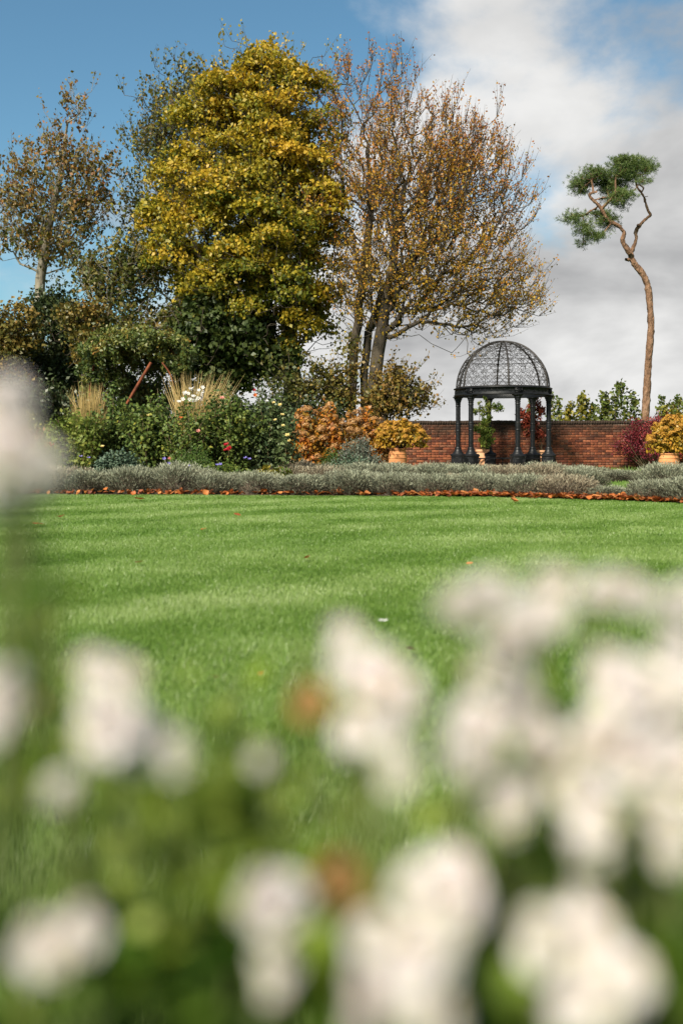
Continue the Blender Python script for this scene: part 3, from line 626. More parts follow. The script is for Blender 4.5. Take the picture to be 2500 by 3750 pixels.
# thin tree behind the sycamore
D4 = 43.0
ae = ells([(400, 250, 85, 95), (370, 380, 90, 110), (340, 520, 70, 90), (430, 350, 100, 120), (330, 620, 50, 50), (470, 220, 60, 60)], D4, .8)
b0 = W(420, 985, D4); b0[2] = 0
tree('thin_leaved_tree', 'tall airy tree with sparse dull green leaves behind the sycamore', b0, [[b0, W(420, 800, D4), W(410, 600, D4), W(400, 400, D4), W(395, 220, D4)]], ae, 24, 210, .5, 4200, .17, .12, M['leaf_airy'], M['bark'], tip=.012, twigs=3, bf=.3, flat=.9, r0=.26, loose=.25, up=.3, droop=.5, tfun=lambda P, cl, bz, r: .42 + .2 * cl, ntw=3, twl=.9, twleaf=4)
# slender tree at the left
D5 = 40.0
se = ells([(160, 310, 55, 80), (130, 420, 105, 90), (100, 520, 105, 70), (190, 440, 75, 80), (60, 470, 70, 80), (230, 390, 35, 50), (120, 580, 60, 40), (150, 250, 30, 30), (30, 570, 45, 35)], D5, .8)
b0 = W(88, 985, D5); b0[2] = 0
tree('slender_tree', 'slender pale-trunked tree with sparse rusty leaves at the left', b0, [[b0, W(90, 800, D5), W(92, 640, D5), W(105, 560, D5), W(130, 430, D5), W(155, 280, D5)]], se, 25, 170, .44, 3300, .17, .12, M['leaf_rust'], M['bark_pale'], tip=.011, twigs=4, bf=.35, flat=.8, r0=.2, loose=.2, up=.3, droop=.5, tfun=lambda P, cl, bz, r: .42 + .2 * cl + .03 * (P[:, 2] - 9), ntw=3, twl=.75, twleaf=4)
# small sparse tree between them
D6 = 37.0
me_ = ells([(270, 600, 60, 45), (230, 650, 50, 50), (310, 640, 60, 60), (250, 720, 60, 50), (330, 720, 70, 50), (200, 600, 30, 30), (380, 760, 50, 40)], D6, .8)
b0 = W(255, 985, D6); b0[2] = 0
tree('sparse_tree', 'small sparse green tree with thin pale stems, left of the yellow crown', b0, [[b0, W(258, 850, D6), W(245, 740, D6), W(262, 640, D6), W(280, 590, D6)]], me_, 26, 110, .45, 3600, .17, .12, M['leaf_airy'], M['bark_pale'], tip=.011, twigs=4, flat=.7, r0=.11, loose=.15, up=.4, tfun=lambda P, cl, bz, r: .38 + .2 * cl, ntw=2, twl=.6, twleaf=4)
# dark holly
D7 = 33.0
he = ells([(125, 700, 38, 50), (130, 770, 60, 70), (110, 850, 80, 70), (180, 830, 60, 70), (60, 880, 60, 50)], D7, .9)
b0 = W(125, 985, D7); b0[2] = 0
tree('holly_tree', 'dark glossy conical holly below the slender tree', b0, [[b0, W(125, 850, D7), W(126, 690, D7)]], he, 27, 150, .5, 24000, .13, .08, M['leaf_dark'], M['bark'], tip=.010, twigs=2, flat=.8, r0=.14, up=.3)
# small brown shrub tree at the far left
M['leaf_olive'] = leaf_mat('olive_brown_leaves', [(0.03, 0.045, 0.012), (0.065, 0.065, 0.018), (0.12, 0.09, 0.025), (0.15, 0.085, 0.03)], trans=.25, gain=(1.5, 1.4, 1))
D8 = 31.0
oe = ells([(35, 760, 55, 50), (20, 840, 60, 70), (195, 740, 50, 35), (215, 800, 40, 40), (-40, 800, 60, 70)], D8, .8)
b0 = W(25, 985, D8); b0[2] = 0
tree('hazel_tree', 'low bushy olive brown tree at the left edge beside the dark holly', b0, [[b0, W(28, 880, D8), W(35, 780, D8)], [W(190, 1000, D8) * (1, 1, 0), W(192, 860, D8), W(195, 760, D8)]], oe, 28, 150, .42, 15000, .12, .085, M['leaf_olive'], M['bark'], tip=.009, twigs=3, flat=.8, r0=.08, up=.4, tfun=lambda P, cl, bz, r: .45 + .16 * cl + .1 * bz)
for (x, yt, wd, D_, sd_, lab) in ((25, 850, 60, 28.5, 611, 'dark evergreen bush at the left edge under the olive tree'), (120, 860, 60, 29.5, 612, 'dark evergreen bush below the conical holly'), (215, 875, 60, 29, 613, 'dark evergreen bush just left of the arbour'), (420, 900, 60, 29.5, 614, 'dark evergreen bush right of the arbour behind the blond grass'), (520, 888, 65, 30, 615, 'dark evergreen bush under the shaded tree'), (620, 893, 60, 30.5, 616, 'dark evergreen bush left of the sycamore trunk'), (735, 905, 70, 30, 617, 'dark evergreen bush right of the sycamore trunk'), (325, 825, 70, 27.5, 618, 'dark evergreen bush filling the back of the arbour')):
    b_ = W(x, 1000, D_); b_[2] = 0; k_ = ppm(D_); zt_ = W(x, yt, D_)[2]; LATE.append((b_, wd * 1.25 / k_, zt_, sd_, lab))
# undergrowth tree by the stems of the golden tree
D9 = 33.0
ue = ells([(930, 915, 50, 45), (900, 890, 35, 40), (870, 930, 45, 30), (780, 910, 35, 40), (740, 880, 30, 45), (805, 830, 16, 55), (655, 890, 35, 40), (700, 910, 35, 30)], D9, .8)
b0 = W(880, 985, D9); b0[2] = 0
tree('hazel_tree', 'low spreading brown and yellow bush tree left of the wall end', b0, [[b0, W(885, 930, D9), W(930, 905, D9)], [b0 - (1.2, 0, 0), W(800, 920, D9), W(740, 860, D9)]], ue, 29, 130, .36, 6000, .13, .095, M['leaf_olive'], M['bark'], tip=.008, twigs=4, flat=.8, r0=.07, up=.4, tfun=lambda P, cl, bz, r: .42 + .14 * cl + .12 * np.clip(P[:, 0] + .5, -2, 2), ntw=2, twl=.5, twleaf=4)

# ------------------------------------------------------------------ Scots pine
PD = 42.0
def Zp(x, y, d=0): return W((1950 + x / 2.138) / S, (500 + y / 2.138) / S, PD + d)
PK = FPX / PD * 2.138
def spline(P, n):
    P = np.asarray(P, float); t_ = np.linspace(0, len(P) - 1, n); out = []
    for q in t_:
        i = min(int(q), len(P) - 2); f = q - i; p0, p1, p2, p3 = P[max(i - 1, 0)], P[i], P[i + 1], P[min(i + 2, len(P) - 1)]
        out.append(.5 * ((2 * p1) + (p2 - p0) * f + (2 * p0 - 5 * p1 + 4 * p2 - p3) * f * f + (3 * p1 - p0 - 3 * p2 + p3) * f ** 3))
    return np.array(out)
pb = Zp(870, 2400); pb[2] = 0
pine = thing('pine_tree', 'tall bare-trunked forked pine with small flat green crown at the right', 'tree', pb)
rp = np.random.default_rng(31)
def limb(lst, n, sides=12, d0=0, d1=0):
    q = np.array([(*Zp(x, y, d0 + (d1 - d0) * i / max(1, len(lst) - 1)), r * .88 / PK) for i, (x, y, r) in enumerate(lst)])
    C4 = spline(q, n); V, F = tube(C4[:, :3], C4[:, 3] * (1 + rp.normal(size=n) * .035), sides)
    V = V + rp.normal(size=V.shape) * .012
    return V - pb, F, C4[:, :3]
tm = MB()
V, F, _ = limb([(868, 2450, 37), (882, 2170, 34), (893, 1980, 33), (903, 1800, 31), (915, 1640, 31), (926, 1480, 28), (920, 1350, 28), (905, 1200, 27), (888, 1130, 26), (850, 1060, 28), (800, 1000, 27), (775, 955, 24), (762, 905, 24), (735, 875, 20)], 70, 16); tm.add(V, F)
skel = []
for lst, n, dd in (([(762, 915, 22), (730, 870, 21), (703, 810, 20), (716, 755, 15), (695, 722, 14), (665, 692, 17), (610, 665, 16), (575, 630, 16), (545, 575, 15), (510, 530, 14), (465, 490, 13), (443, 455, 11), (468, 438, 9), (505, 430, 6)], 50, -.5),
                   ([(765, 910, 17), (790, 860, 16), (810, 800, 13), (805, 745, 15), (830, 700, 15), (880, 650, 13), (922, 612, 12), (905, 585, 11), (888, 530, 10), (870, 470, 9), (843, 430, 8), (815, 390, 8), (803, 330, 7), (790, 290, 5)], 46, .6),
                   ([(500, 562, 8), (455, 575, 7), (425, 605, 7), (395, 615, 5), (350, 600, 3)], 16, .2), ([(478, 497, 7), (540, 480, 6), (595, 468, 4)], 12, -.6), ([(848, 440, 6), (866, 400, 6), (850, 385, 5), (818, 372, 4)], 10, .6),
                   ([(755, 965, 14), (735, 962, 13), (728, 960, 11)], 5, -.3), ([(832, 702, 10), (820, 690, 9)], 4, .3), ([(870, 475, 3.5), (900, 464, 1.5)], 4, .5), ([(510, 535, 4), (530, 510, 1.5)], 4, -.4)):
    V, F, c = limb(lst, n, 10, dd * .4, dd); tm.add(V, F); skel.append(c)
pe = ells([], PD)
for x, y, rx, ry in ((470, 300, 100, 55), (385, 395, 70, 55), (345, 350, 55, 38), (560, 330, 80, 60), (630, 390, 85, 70), (690, 240, 85, 75), (750, 190, 75, 45), (840, 230, 85, 50), (905, 260, 50, 45), (860, 330, 45, 35), (690, 470, 85, 45), (620, 490, 50, 35), (690, 545, 40, 35), (300, 610, 50, 30), (350, 640, 55, 40), (275, 660, 40, 28), (410, 720, 55, 50), (470, 780, 65, 30), (400, 835, 32, 32), (570, 650, 75, 38), (600, 700, 45, 25), (520, 770, 55, 30), (510, 615, 50, 25), (760, 300, 70, 50)):
    c = Zp(x, y, rp.uniform(-.8, .8)); pe.append((c, np.array((rx / PK, rx / PK * .9, ry / PK))))
C, od = sample_ells(pe, 600, rp, .36)
sk = [p for s_ in skel[:5] for p in s_[len(s_) // 3:]]
N, par = grow(sk, [-1] + list(range(len(sk) - 1)), C, .15)
R = radii(N, par, .010, 2.6); k = np.arange(len(N)) >= len(sk); A, B = N[par[k]], N[k]
R2 = np.minimum(R[k], .07); V, F = frusta(A, B, np.minimum(R2 * 1.3, .08), R2, 5); tm.add(V - pb, F)
build(tm, 'trunk', M['pine_bark'], pine, smooth=True)
M['needles'] = leaf_mat('pine_needles', [(0.022, 0.050, 0.018), (0.045, 0.085, 0.028), (0.085, 0.13, 0.045)], trans=.2, gain=(1.9, 1.5, 1.1))
i = np.repeat(np.arange(len(C)), 5); tips = C[i] + ball(rp, len(i), .5) * np.array((.44, .44, .13))
j = np.repeat(np.arange(len(tips)), 16); d = unit(rp.normal(size=(len(j), 3)) + np.array((0, 0, .55)) + od[i][j] * .5)
V, F = blades(tips[j] - pb, d, rp, .14, .015); mb = MB(); mb.add(V, F, np.clip(.45 + .2 * rp.normal(size=len(tips))[j] * .6 + .15 * rp.normal(size=len(j)), 0, 1)); build(mb, 'crown', M['needles'], pine)

# ------------------------------------------------------------------ generic shrubs and border plants
def curve_stem(rng, p0, p1, n=6, bow=.12):
    q = np.linspace(0, 1, n)[:, None]; L_ = np.linalg.norm(p1 - p0); off = rng.normal(size=3) * L_ * bow; off[2] = 0
    P = p0 + (p1 - p0) * q + off * np.sin(q * np.pi) * .6; P[:, 0:2] += ((p1 - p0)[:2] * (q ** 1.6 - q)) * .6
    return P
FL = {}
def petal_flower(name, rng, n, layers, cup, r=1.0, wid=.8):
    mb = MB()
    for l in range(layers):
        f = 1 - l / (layers + .6)
        for k in range(n):
            a = 2 * math.pi * (k + .5 * l) / n + rng.uniform(-.15, .15); tilt = cup + (1.35 - cup) * l / max(1, layers)
            g = np.array([(0.05, 0), (.45, -.32), (.45, .32), (.85, -.38), (.85, .38), (1.05, 0)]) ; x = g[:, 0] * f; y = g[:, 1] * wid * f * (1 if n > 4 else 1.3)
            z = .25 * x * x + rng.uniform(-.05, .05, 6)
            X = x * math.cos(tilt) - z * math.sin(tilt); Z = x * math.sin(tilt) + z * math.cos(tilt)
            V = rotz(np.c_[X, y, Z] * r, a); mb.add(V, [(0, 1, 2)], .5 + .1 * l); mb.add(V, [(1, 3, 4, 2)], .4 + .1 * l); mb.add(V, [(3, 5, 4)], .3 + .1 * l)
    return mb
rf = np.random.default_rng(77)
FLM = {'rose': petal_flower('rose', rf, 5, 4, .25).mesh('blossom'), 'open': petal_flower('open', rf, 6, 2, .15).mesh('blossom'), 'geranium': petal_flower('geranium', rf, 5, 1, .2).mesh('blossom')}
def flower_mats():
    for n, c in (('pink', [(.62, .24, .20), (.70, .36, .30)]), ('yellow', [(.66, .52, .18), (.72, .62, .30)]), ('red', [(.30, .006, .016), (.46, .012, .03)]), ('white', [(.70, .68, .62), (.80, .78, .74)]), ('violet', [(.16, .13, .46), (.26, .22, .58)]), ('orange', [(.62, .14, .03), (.66, .22, .06)])):
        M['petal_' + n] = leaf_mat('petals_' + n, c, .5, .3)
flower_mats()
def blossom(parent, p, kind, size, col, rng, label=None):
    me = FLM[kind]; key = (kind, col)
    if key not in FL:
        c = me.copy(); c.materials.clear(); c.materials.append(M['petal_' + col]); FL[key] = c
    o = link('blossom', FL[key], None, parent, loc=p, rot=(rng.uniform(.3, 1.2), rng.uniform(-.3, .3), rng.uniform(-.5, .5)), scale=(size,) * 3)
    return o
def shrub(name, label, cat, base, rx, ry, h, seed, nstem, nleaf, L, Wd, mat, stemmat='woody_stem', mode='dome', flowers=(), low=.12, up=.5, tmu=.5, tgrad=0., group=None, droop=.2, clump=.07, lean=(0, 0), sr=.006, tops=None):
    rng = np.random.default_rng(seed); base = np.asarray(base, float); t = thing(name, label, cat, base, group=group)
    st = MB(); pts, outs, hs = [], [], []
    for k in range(nstem):
        a = rng.uniform(0, 2 * np.pi); rr = math.sqrt(rng.uniform(0, 1)); dz = math.sqrt(max(0, 1 - (rr * .92) ** 2)) if mode == 'dome' else 1 - .35 * rr
        tip = np.array((rr * rx * math.cos(a) + lean[0], rr * ry * math.sin(a) + lean[1], h * dz * rng.uniform(.78, 1.06)))
        p0 = np.array((rx * .22 * rr * math.cos(a), ry * .22 * rr * math.sin(a), 0)); P = curve_stem(rng, p0, tip); st.add(*tube(P, np.linspace(sr * 1.6, sr * .6, len(P)), 4))
        m = nleaf // nstem; q = low + (1 - low) * rng.uniform(0, 1, m) ** .75; idx = q * (len(P) - 1); i0 = np.clip(idx.astype(int), 0, len(P) - 2); f = (idx - i0)[:, None]
        pts.append(P[i0] * (1 - f) + P[i0 + 1] * f + rng.normal(size=(m, 3)) * clump); outs.append(np.tile(unit(np.array([tip[0], tip[1], .3 * h])), (m, 1))); hs.append(np.full(m, rng.normal()))
    build(st, 'stems', M[stemmat], t)
    P = np.concatenate(pts); P[:, 2] = np.maximum(P[:, 2], .02); o = np.concatenate(outs); ch = np.concatenate(hs)
    V, F = leaves(P, rng, L, Wd, up, o, .5, droop); tt = tmu + .10 * ch + rng.normal(size=len(P)) * .15 + tgrad * (P[:, 2] / h - .5)
    mb = MB(); mb.add(V, F, np.clip(tt, 0, 1)); build(mb, 'foliage', mat, t)
    for (fx, fy, fz, kind, size, col) in flowers: blossom(t, (fx, fy, fz), kind, size, col, rng)
    return t
def at(x, y, D): p = W(x, y, D); return (p[0], D, 0.0)
def rel(base, x, y, D): return tuple(W(x, y, D) - np.asarray(base))
M['rose_leaf'] = leaf_mat('rose_leaves', [(0.022, 0.048, 0.016), (0.045, 0.085, 0.026), (0.075, 0.12, 0.036), (0.12, 0.16, 0.04), (0.26, 0.22, 0.03)], .55, .3, .25, gain=(1.45, 1.25, .9))
M['rose_leaf_b'] = leaf_mat('rose_leaves_bluish', [(0.020, 0.042, 0.020), (0.045, 0.078, 0.036), (0.085, 0.125, 0.06), (0.13, 0.17, 0.085)], .5, .25, .35, gain=(1.35, 1.2, .9))
M['fresh_leaf'] = leaf_mat('fresh_leaves', [(0.035, 0.075, 0.016), (0.075, 0.13, 0.028), (0.13, 0.18, 0.045), (0.19, 0.22, 0.06)], .55, .35, .25, gain=(1.4, 1.2, .9))
M['lime_leaf'] = leaf_mat('lime_leaves', [(0.05, 0.075, 0.014), (0.11, 0.125, 0.022), (0.18, 0.17, 0.03), (0.22, 0.17, 0.035)], .5, .35, gain=(1.4, 1.3, 1))
M['bronze_leaf'] = leaf_mat('bronze_leaves', [(0.06, 0.03, 0.015), (0.16, 0.07, 0.022), (0.27, 0.12, 0.03), (0.30, 0.16, 0.05)], .5, .3)
M['mint_leaf'] = leaf_mat('catmint_leaves', [(0.032, 0.062, 0.044), (0.06, 0.10, 0.072), (0.105, 0.15, 0.11)], .6, .2, gain=(1.15, 1.1, .95))
M['grey_leaf'] = leaf_mat('grey_shrub_leaves', [(0.05, 0.072, 0.05), (0.10, 0.125, 0.09), (0.17, 0.185, 0.14), (0.16, 0.12, 0.12)], .6, .2)
M['hyd_leaf'] = leaf_mat('hydrangea_leaves', [(0.09, 0.085, 0.014), (0.24, 0.13, 0.016), (0.34, 0.155, 0.018), (0.42, 0.14, 0.016), (0.22, 0.075, 0.02)], .45, .4)
M['gold_leaf'] = leaf_mat('gold_hydrangea_leaves', [(0.12, 0.11, 0.018), (0.30, 0.19, 0.02), (0.42, 0.25, 0.025), (0.46, 0.22, 0.03)], .45, .4)
M['hyd_head'] = leaf_mat('dried_flower_heads', [(0.22, 0.10, 0.03), (0.34, 0.17, 0.055), (0.42, 0.235, 0.095), (0.48, 0.31, 0.155)], .8, .3)
M['gold_head'] = leaf_mat('golden_flower_heads', [(0.32, 0.15, 0.02), (0.46, 0.24, 0.035), (0.52, 0.30, 0.07)], .8, .3)
M['straw'] = leaf_mat('straw_grass', [(0.16, 0.13, 0.035), (0.32, 0.23, 0.08), (0.47, 0.34, 0.13), (0.56, 0.43, 0.20)], .6, .35)
M['strap'] = leaf_mat('strap_leaves', [(0.03, 0.07, 0.018), (0.06, 0.12, 0.03), (0.10, 0.16, 0.05)], .4, .3, gain=(1.2, 1.1, .8))
M['red_leaf'] = leaf_mat('red_shrub_leaves', [(0.05, 0.008, 0.014), (0.13, 0.016, 0.028), (0.22, 0.03, 0.036), (0.32, 0.075, 0.045)], .45, .3)
M['vine_red'] = leaf_mat('red_climber_leaves', [(0.07, 0.05, 0.02), (0.16, 0.035, 0.02), (0.26, 0.045, 0.025), (0.30, 0.10, 0.04)], .5, .35)

# arbour: rusty hoops with a dense climber
AD = 24.5; ab = at(310, 1000, AD)
arb = thing('garden_arbour', 'rusty iron arbour whose slanting bar shows through the climber', 'arbour', ab)
def mbar(pts, r): 
    m_ = MB(); m_.add(*tube(spline(np.array([np.asarray(p) - np.asarray(ab) for p in pts]), 24), r, 8)); return m_
for dd in (-.2, .55):
    build(mbar([at(205, 1000, AD + dd), W(208, 880, AD + dd), W(240, 800, AD + dd), W(310, 772, AD + dd), W(390, 800, AD + dd), W(420, 880, AD + dd), at(424, 1000, AD + dd)], .03), 'hoop', M['rust'], arb)
build(mbar([W(347, 832, AD - 1.15), W(324.5, 870, AD - 1.15), W(302, 908, AD - 1.15)], .036), 'slanting_bar', M['rust'], arb)
build(mbar([W(372, 832, AD - 1.1), W(392, 862, AD - 1.1), W(402, 905, AD - 1.05)], .018), 'curved_bar', M['rust'], arb)
build(mbar([W(302, 908, AD - 1.15), W(284, 940, AD - 1.15), at(194, 1000, AD - 1.15)], .034), 'post', M['rust'], arb)
def climber(name, label, base, es, seed, ncl, cr, nleaf, L, Wd, mat, stems, tmu=.5, up=.4, tfun=None, twig=.005, droop=.5):
    rng = np.random.default_rng(seed); base = np.asarray(base, float); t = thing(name, label, 'climber', base)
    C, od_ = sample_ells(es, ncl, rng, .3); st = MB()
    for s_ in stems:
        P = spline(np.array(s_), 20) - base; st.add(*tube(P + rng.normal(size=P.shape) * .01, np.linspace(.016, .007, 20), 5))
    sk_ = [p for s_ in stems for p in spline(np.array(s_), 14)]
    pr = []; 
    for s_ in stems: pr += [-1] + [len(pr) + q for q in range(13)]
    N_, pa = grow(sk_, pr, C, .2); k_ = np.arange(len(N_)) >= len(sk_)
    V, F = frusta(N_[pa[k_]] - base, N_[k_] - base, np.full(k_.sum(), twig * 1.3), np.full(k_.sum(), twig), 4); st.add(V, F)
    build(st, 'stems', M['woody_stem'], t)
    i = np.repeat(np.arange(ncl), nleaf // ncl); b = ball(rng, len(i), .45); P = C[i] + b * cr
    tt = tmu + .14 * rng.normal(size=ncl)[i] + .14 * rng.normal(size=len(i)) + (tfun(P) if tfun else 0)
    V, F = leaves(P - base, rng, L, Wd, up, unit(b + od_[i]), .5, droop); mb = MB(); mb.add(V, F, np.clip(tt, 0, 1)); build(mb, 'foliage', mat, t)
    return t
M['arbour_leaf'] = leaf_mat('arbour_leaves', [(0.018, 0.038, 0.014), (0.035, 0.062, 0.02), (0.07, 0.085, 0.026), (0.14, 0.085, 0.03)], .45, .25, .45, gain=(2.6, 2.0, 1.3))
ce = ells([(270, 800, 80, 40), (350, 800, 80, 40), (310, 775, 90, 28), (230, 840, 55, 45), (415, 830, 42, 55), (260, 870, 60, 28), (420, 880, 36, 40), (210, 880, 36, 40), (250, 800, 70, 35, -.5), (400, 815, 40, 40, -.6), (320, 785, 90, 22, -.5), (340, 840, 60, 20, .8), (300, 900, 70, 35, .9), (370, 900, 60, 40, .9)], AD, .75)
climber('arbour_climber', 'dense domed green climber smothering the rusty arbour', at(230, 1000, AD), ce, 41, 420, .16, 21000, .10, .05, M['arbour_leaf'], [[at(230, 1000, AD), W(215, 900, AD), W(245, 810, AD), W(310, 778, AD)], [at(420, 1000, AD), W(420, 900, AD), W(395, 820, AD), W(330, 780, AD)]], tmu=.36, tfun=lambda P: .16 * (P[:, 2] - 2.9))

for b_, w_, zt_, sd_, lab in LATE: shrub('evergreen_bush', lab, 'shrub', b_, w_, .9, zt_, sd_, 70, 6500, .13, .075, M['leaf_dark'], low=.05, up=.4, clump=.12, tmu=.5)
# left border, back to front
b = at(50, 1000, 24); shrub('lime_shrub', 'low lime green shrub at the left edge behind the pale blurred flowers', 'shrub', b, 1.15, .7, 1.55, 51, 60, 9000, .07, .045, M['lime_leaf'], tmu=.5)
b = at(80, 1000, 21.5); shrub('bronze_shrub', 'small bronze orange shrub below the lime green one', 'shrub', b, .62, .45, 1.15, 52, 40, 5000, .06, .04, M['bronze_leaf'])
b = at(205, 1000, 20.6); 
def grass_clump(name, label, base, rx, h, seed, n, spread, mat, w=.010, plume=True, lean=0.):
    rng = np.random.default_rng(seed); t = thing(name, label, 'grass clump', base); mb = MB(); tm0 = .32 if lean == 0 else .5
    for k in range(n):
        a = rng.uniform(0, 2 * np.pi); r = rx * math.sqrt(rng.uniform()); p0 = np.array((r * .6 * math.cos(a), r * .6 * math.sin(a), 0))
        hh = h * rng.uniform(.6, 1.08); tip = p0 + np.array((spread * math.cos(a) * rng.uniform(.1, 1) + lean * rng.uniform(.2, 1), spread * math.sin(a) * rng.uniform(.1, 1), hh))
        q = np.linspace(0, 1, 6); P = p0 + (tip - p0) * q[:, None]; P[:, :2] += ((tip - p0)[:2] * (q ** 2 - q)[:, None]) * .9
        if rng.uniform() < .3: P[-1, 2] -= .05 * h; P[-1, :2] += unit((tip - p0)[:2] + 1e-6) * .06 * h
        ww = np.array([.8, .9, .8, .6, .9 if plume else .4, .15]) * w; d_ = unit(rng.normal(size=3) * np.array((1, .3, 0)))
        V = np.concatenate([P - d_ * ww[:, None] * .5, P + d_ * ww[:, None] * .5]); F = [(i, i + 1, 6 + i + 1, 6 + i) for i in range(5)]
        mb.add(V, F, np.clip(rng.normal(tm0, .18) + np.linspace(-.25, .25, 5), 0, 1))
    build(mb, 'blades', mat, t); return t
grass_clump('feather_grass', 'upright tan feather grass beside the left rose bushes', b, .30, 1.95, 53, 420, .30, M['straw'], .010)
b = at(445, 1000, 19.5); grass_clump('feather_grass', 'tallest blond feather grass fanning out behind the roses', b, .34, 2.1, 54, 560, .62, M['straw'], .011, lean=.25)
def fl(base, lst): return [(*rel(base, x, y, d_), k_, s_, c_) for x, y, d_, k_, s_, c_ in lst]
b = at(170, 1000, 19.6); shrub('rose_bush', 'leafy fresh green rose bush left of the tan grass, with a red rose cluster', 'rose bush', b, .58, .45, 1.72, 55, 38, 4600, .075, .05, M['fresh_leaf'], mode='open', flowers=fl(b, [(112, 1020, 19.1, 'rose', .05, 'red'), (120, 1024, 19.05, 'rose', .05, 'red'), (105, 1026, 19.1, 'rose', .045, 'red'), (235, 1026, 19.1, 'rose', .045, 'yellow')]))
b = at(255, 1000, 20.3); shrub('rose_bush', 'dark rose bush in front of the rusty arbour post', 'rose bush', b, .65, .5, 2.0, 56, 44, 6500, .075, .05, M['rose_leaf'], mode='open', tmu=.34)
b = at(345, 1000, 18.3); shrub('rose_bush', 'tall green rose bush with one pink rose near its foot', 'rose bush', b, .62, .5, 1.86, 57, 44, 5600, .075, .05, M['rose_leaf'], mode='open', tmu=.42, flowers=fl(b, [(390, 1053, 17.7, 'rose', .045, 'pink'), (340, 955, 17.9, 'rose', .04, 'yellow')]), sr=.007)
b = at(272, 1000, 17.6); shrub('catmint_mound', 'rounded blue-green catmint mound touching the lavender edging', 'perennial', b, .50, .42, .68, 58, 90, 8200, .045, .034, M['mint_leaf'], 'green_stem', clump=.04, low=.3, up=.8)
b = at(430, 1000, 17.9); shrub('rose_bush', 'sparse rose bush with bare brown canes in front of the blond grass', 'rose bush', b, .48, .42, 1.7, 59, 28, 2100, .07, .045, M['rose_leaf'], mode='open', tmu=.5, low=.35, sr=.009, flowers=fl(b, [(415, 960, 17.5, 'rose', .04, 'orange'), (455, 990, 17.5, 'rose', .04, 'pink')]))
b = at(445, 1000, 18.8)
wf = thing('white_flower_stems', 'white starry blossoms held in front of the blond grass', 'flowers', b); r_ = np.random.default_rng(60); mb = MB()
for k in range(16):
    p = np.array(rel(b, 440 + r_.normal() * 14, 908 + r_.normal() * 13, 18.6)); mb.add(*tube(curve_stem(r_, np.array((r_.uniform(-.1, .1), r_.uniform(-.1, .1), 0)), p), .004, 4)); blossom(wf, p, 'open', r_.uniform(.035, .055), 'white', r_)
build(mb, 'stems', M['green_stem'], wf)
b = at(520, 1000, 18.6); shrub('rose_bush', 'broad dark rose bush in mid border with a crimson rose low in front', 'rose bush', b, .72, .55, 1.9, 61, 56, 7000, .07, .045, M['rose_leaf'], mode='open', tmu=.40, low=.25, flowers=fl(b, [(520, 1022, 17.85, 'rose', .055, 'red'), (527, 1030, 17.8, 'rose', .055, 'red'), (519, 1034, 17.8, 'rose', .05, 'red'), (510, 914, 18.3, 'rose', .045, 'pink'), (585, 908, 18.4, 'rose', .045, 'orange'), (583, 896, 18.4, 'rose', .035, 'red')]))
b = at(612, 1000, 18.9); shrub('rose_bush', 'large glossy rose bush with pale yellow roses beside the orange hydrangea', 'rose bush', b, .70, .55, 1.72, 62, 66, 9000, .075, .052, M['rose_leaf_b'], tmu=.5, low=.15, flowers=fl(b, [(660, 1000, 18.3, 'rose', .05, 'yellow'), (648, 953, 18.4, 'rose', .045, 'yellow'), (632, 965, 18.3, 'rose', .038, 'yellow'), (650, 978, 18.3, 'rose', .04, 'yellow'), (612, 921, 18.4, 'rose', .035, 'white'), (628, 925, 18.4, 'rose', .035, 'yellow'), (643, 930, 18.5, 'rose', .04, 'yellow'), (664, 1012, 18.3, 'rose', .036, 'yellow')]))
b = at(660, 1000, 26.5); shrub('laurel_bush', 'dark upright evergreen bush between the yellow roses and orange hydrangea', 'shrub', b, .85, .6, 2.0, 63, 60, 6500, .09, .04, M['rose_leaf_b'], tmu=.22, up=.3)
b = at(440, 1000, 17.3); shrub('green_perennial', 'feathery mid green perennial at the foot of the bare canes', 'perennial', b, .42, .34, .75, 64, 60, 3600, .055, .016, M['strap'], 'green_stem', up=.2)
b = at(505, 1000, 17.1); shrub('green_perennial', 'low leafy green plant under the crimson rose', 'perennial', b, .36, .3, .48, 65, 40, 2000, .08, .022, M['fresh_leaf'], 'green_stem', up=.3, tmu=.35)
b = at(95, 1000, 18.4); shrub('green_perennial', 'feathery pale green perennial at the left behind the lavender', 'perennial', b, .42, .34, .95, 66, 60, 3600, .06, .016, M['fresh_leaf'], 'green_stem', up=.2)
for x, y, lab in ((375, 1058, 'violet cranesbill clump under the pink rose'), (437, 1066, 'violet cranesbill clump right of the pink rose'), (497, 1066, 'violet cranesbill clump below the crimson rose'), (567, 1050, 'violet cranesbill clump under the glossy rose bush'), (195, 1055, 'violet cranesbill clump left of the catmint mound')):
    b = at(x, 1000, 16.95); r_ = np.random.default_rng(int(x))
    shrub('cranesbill', lab, 'perennial', b, .26, .2, .36, int(x), 24, 700, .055, .05, M['rose_leaf'], 'green_stem', up=1.0, tmu=.45, flowers=fl(b, [(x + r_.uniform(-10, 14), y + r_.uniform(-8, 8), 16.7, 'geranium', .034, 'violet') for _ in range(2)]))
b = at(618, 1000, 17.0); shrub('broad_leaved_plant', 'low plant with large yellowing leaves behind the lavender', 'perennial', b, .36, .26, .36, 67, 26, 420, .14, .12, M['lime_leaf'], 'green_stem', up=1.2, tmu=.6)
b = at(648, 1000, 17.2); shrub('green_perennial', 'small bright green tuft at the end of the front rose bed', 'perennial', b, .22, .2, .34, 68, 26, 700, .085, .018, M['strap'], 'green_stem', up=.2, tmu=.8)

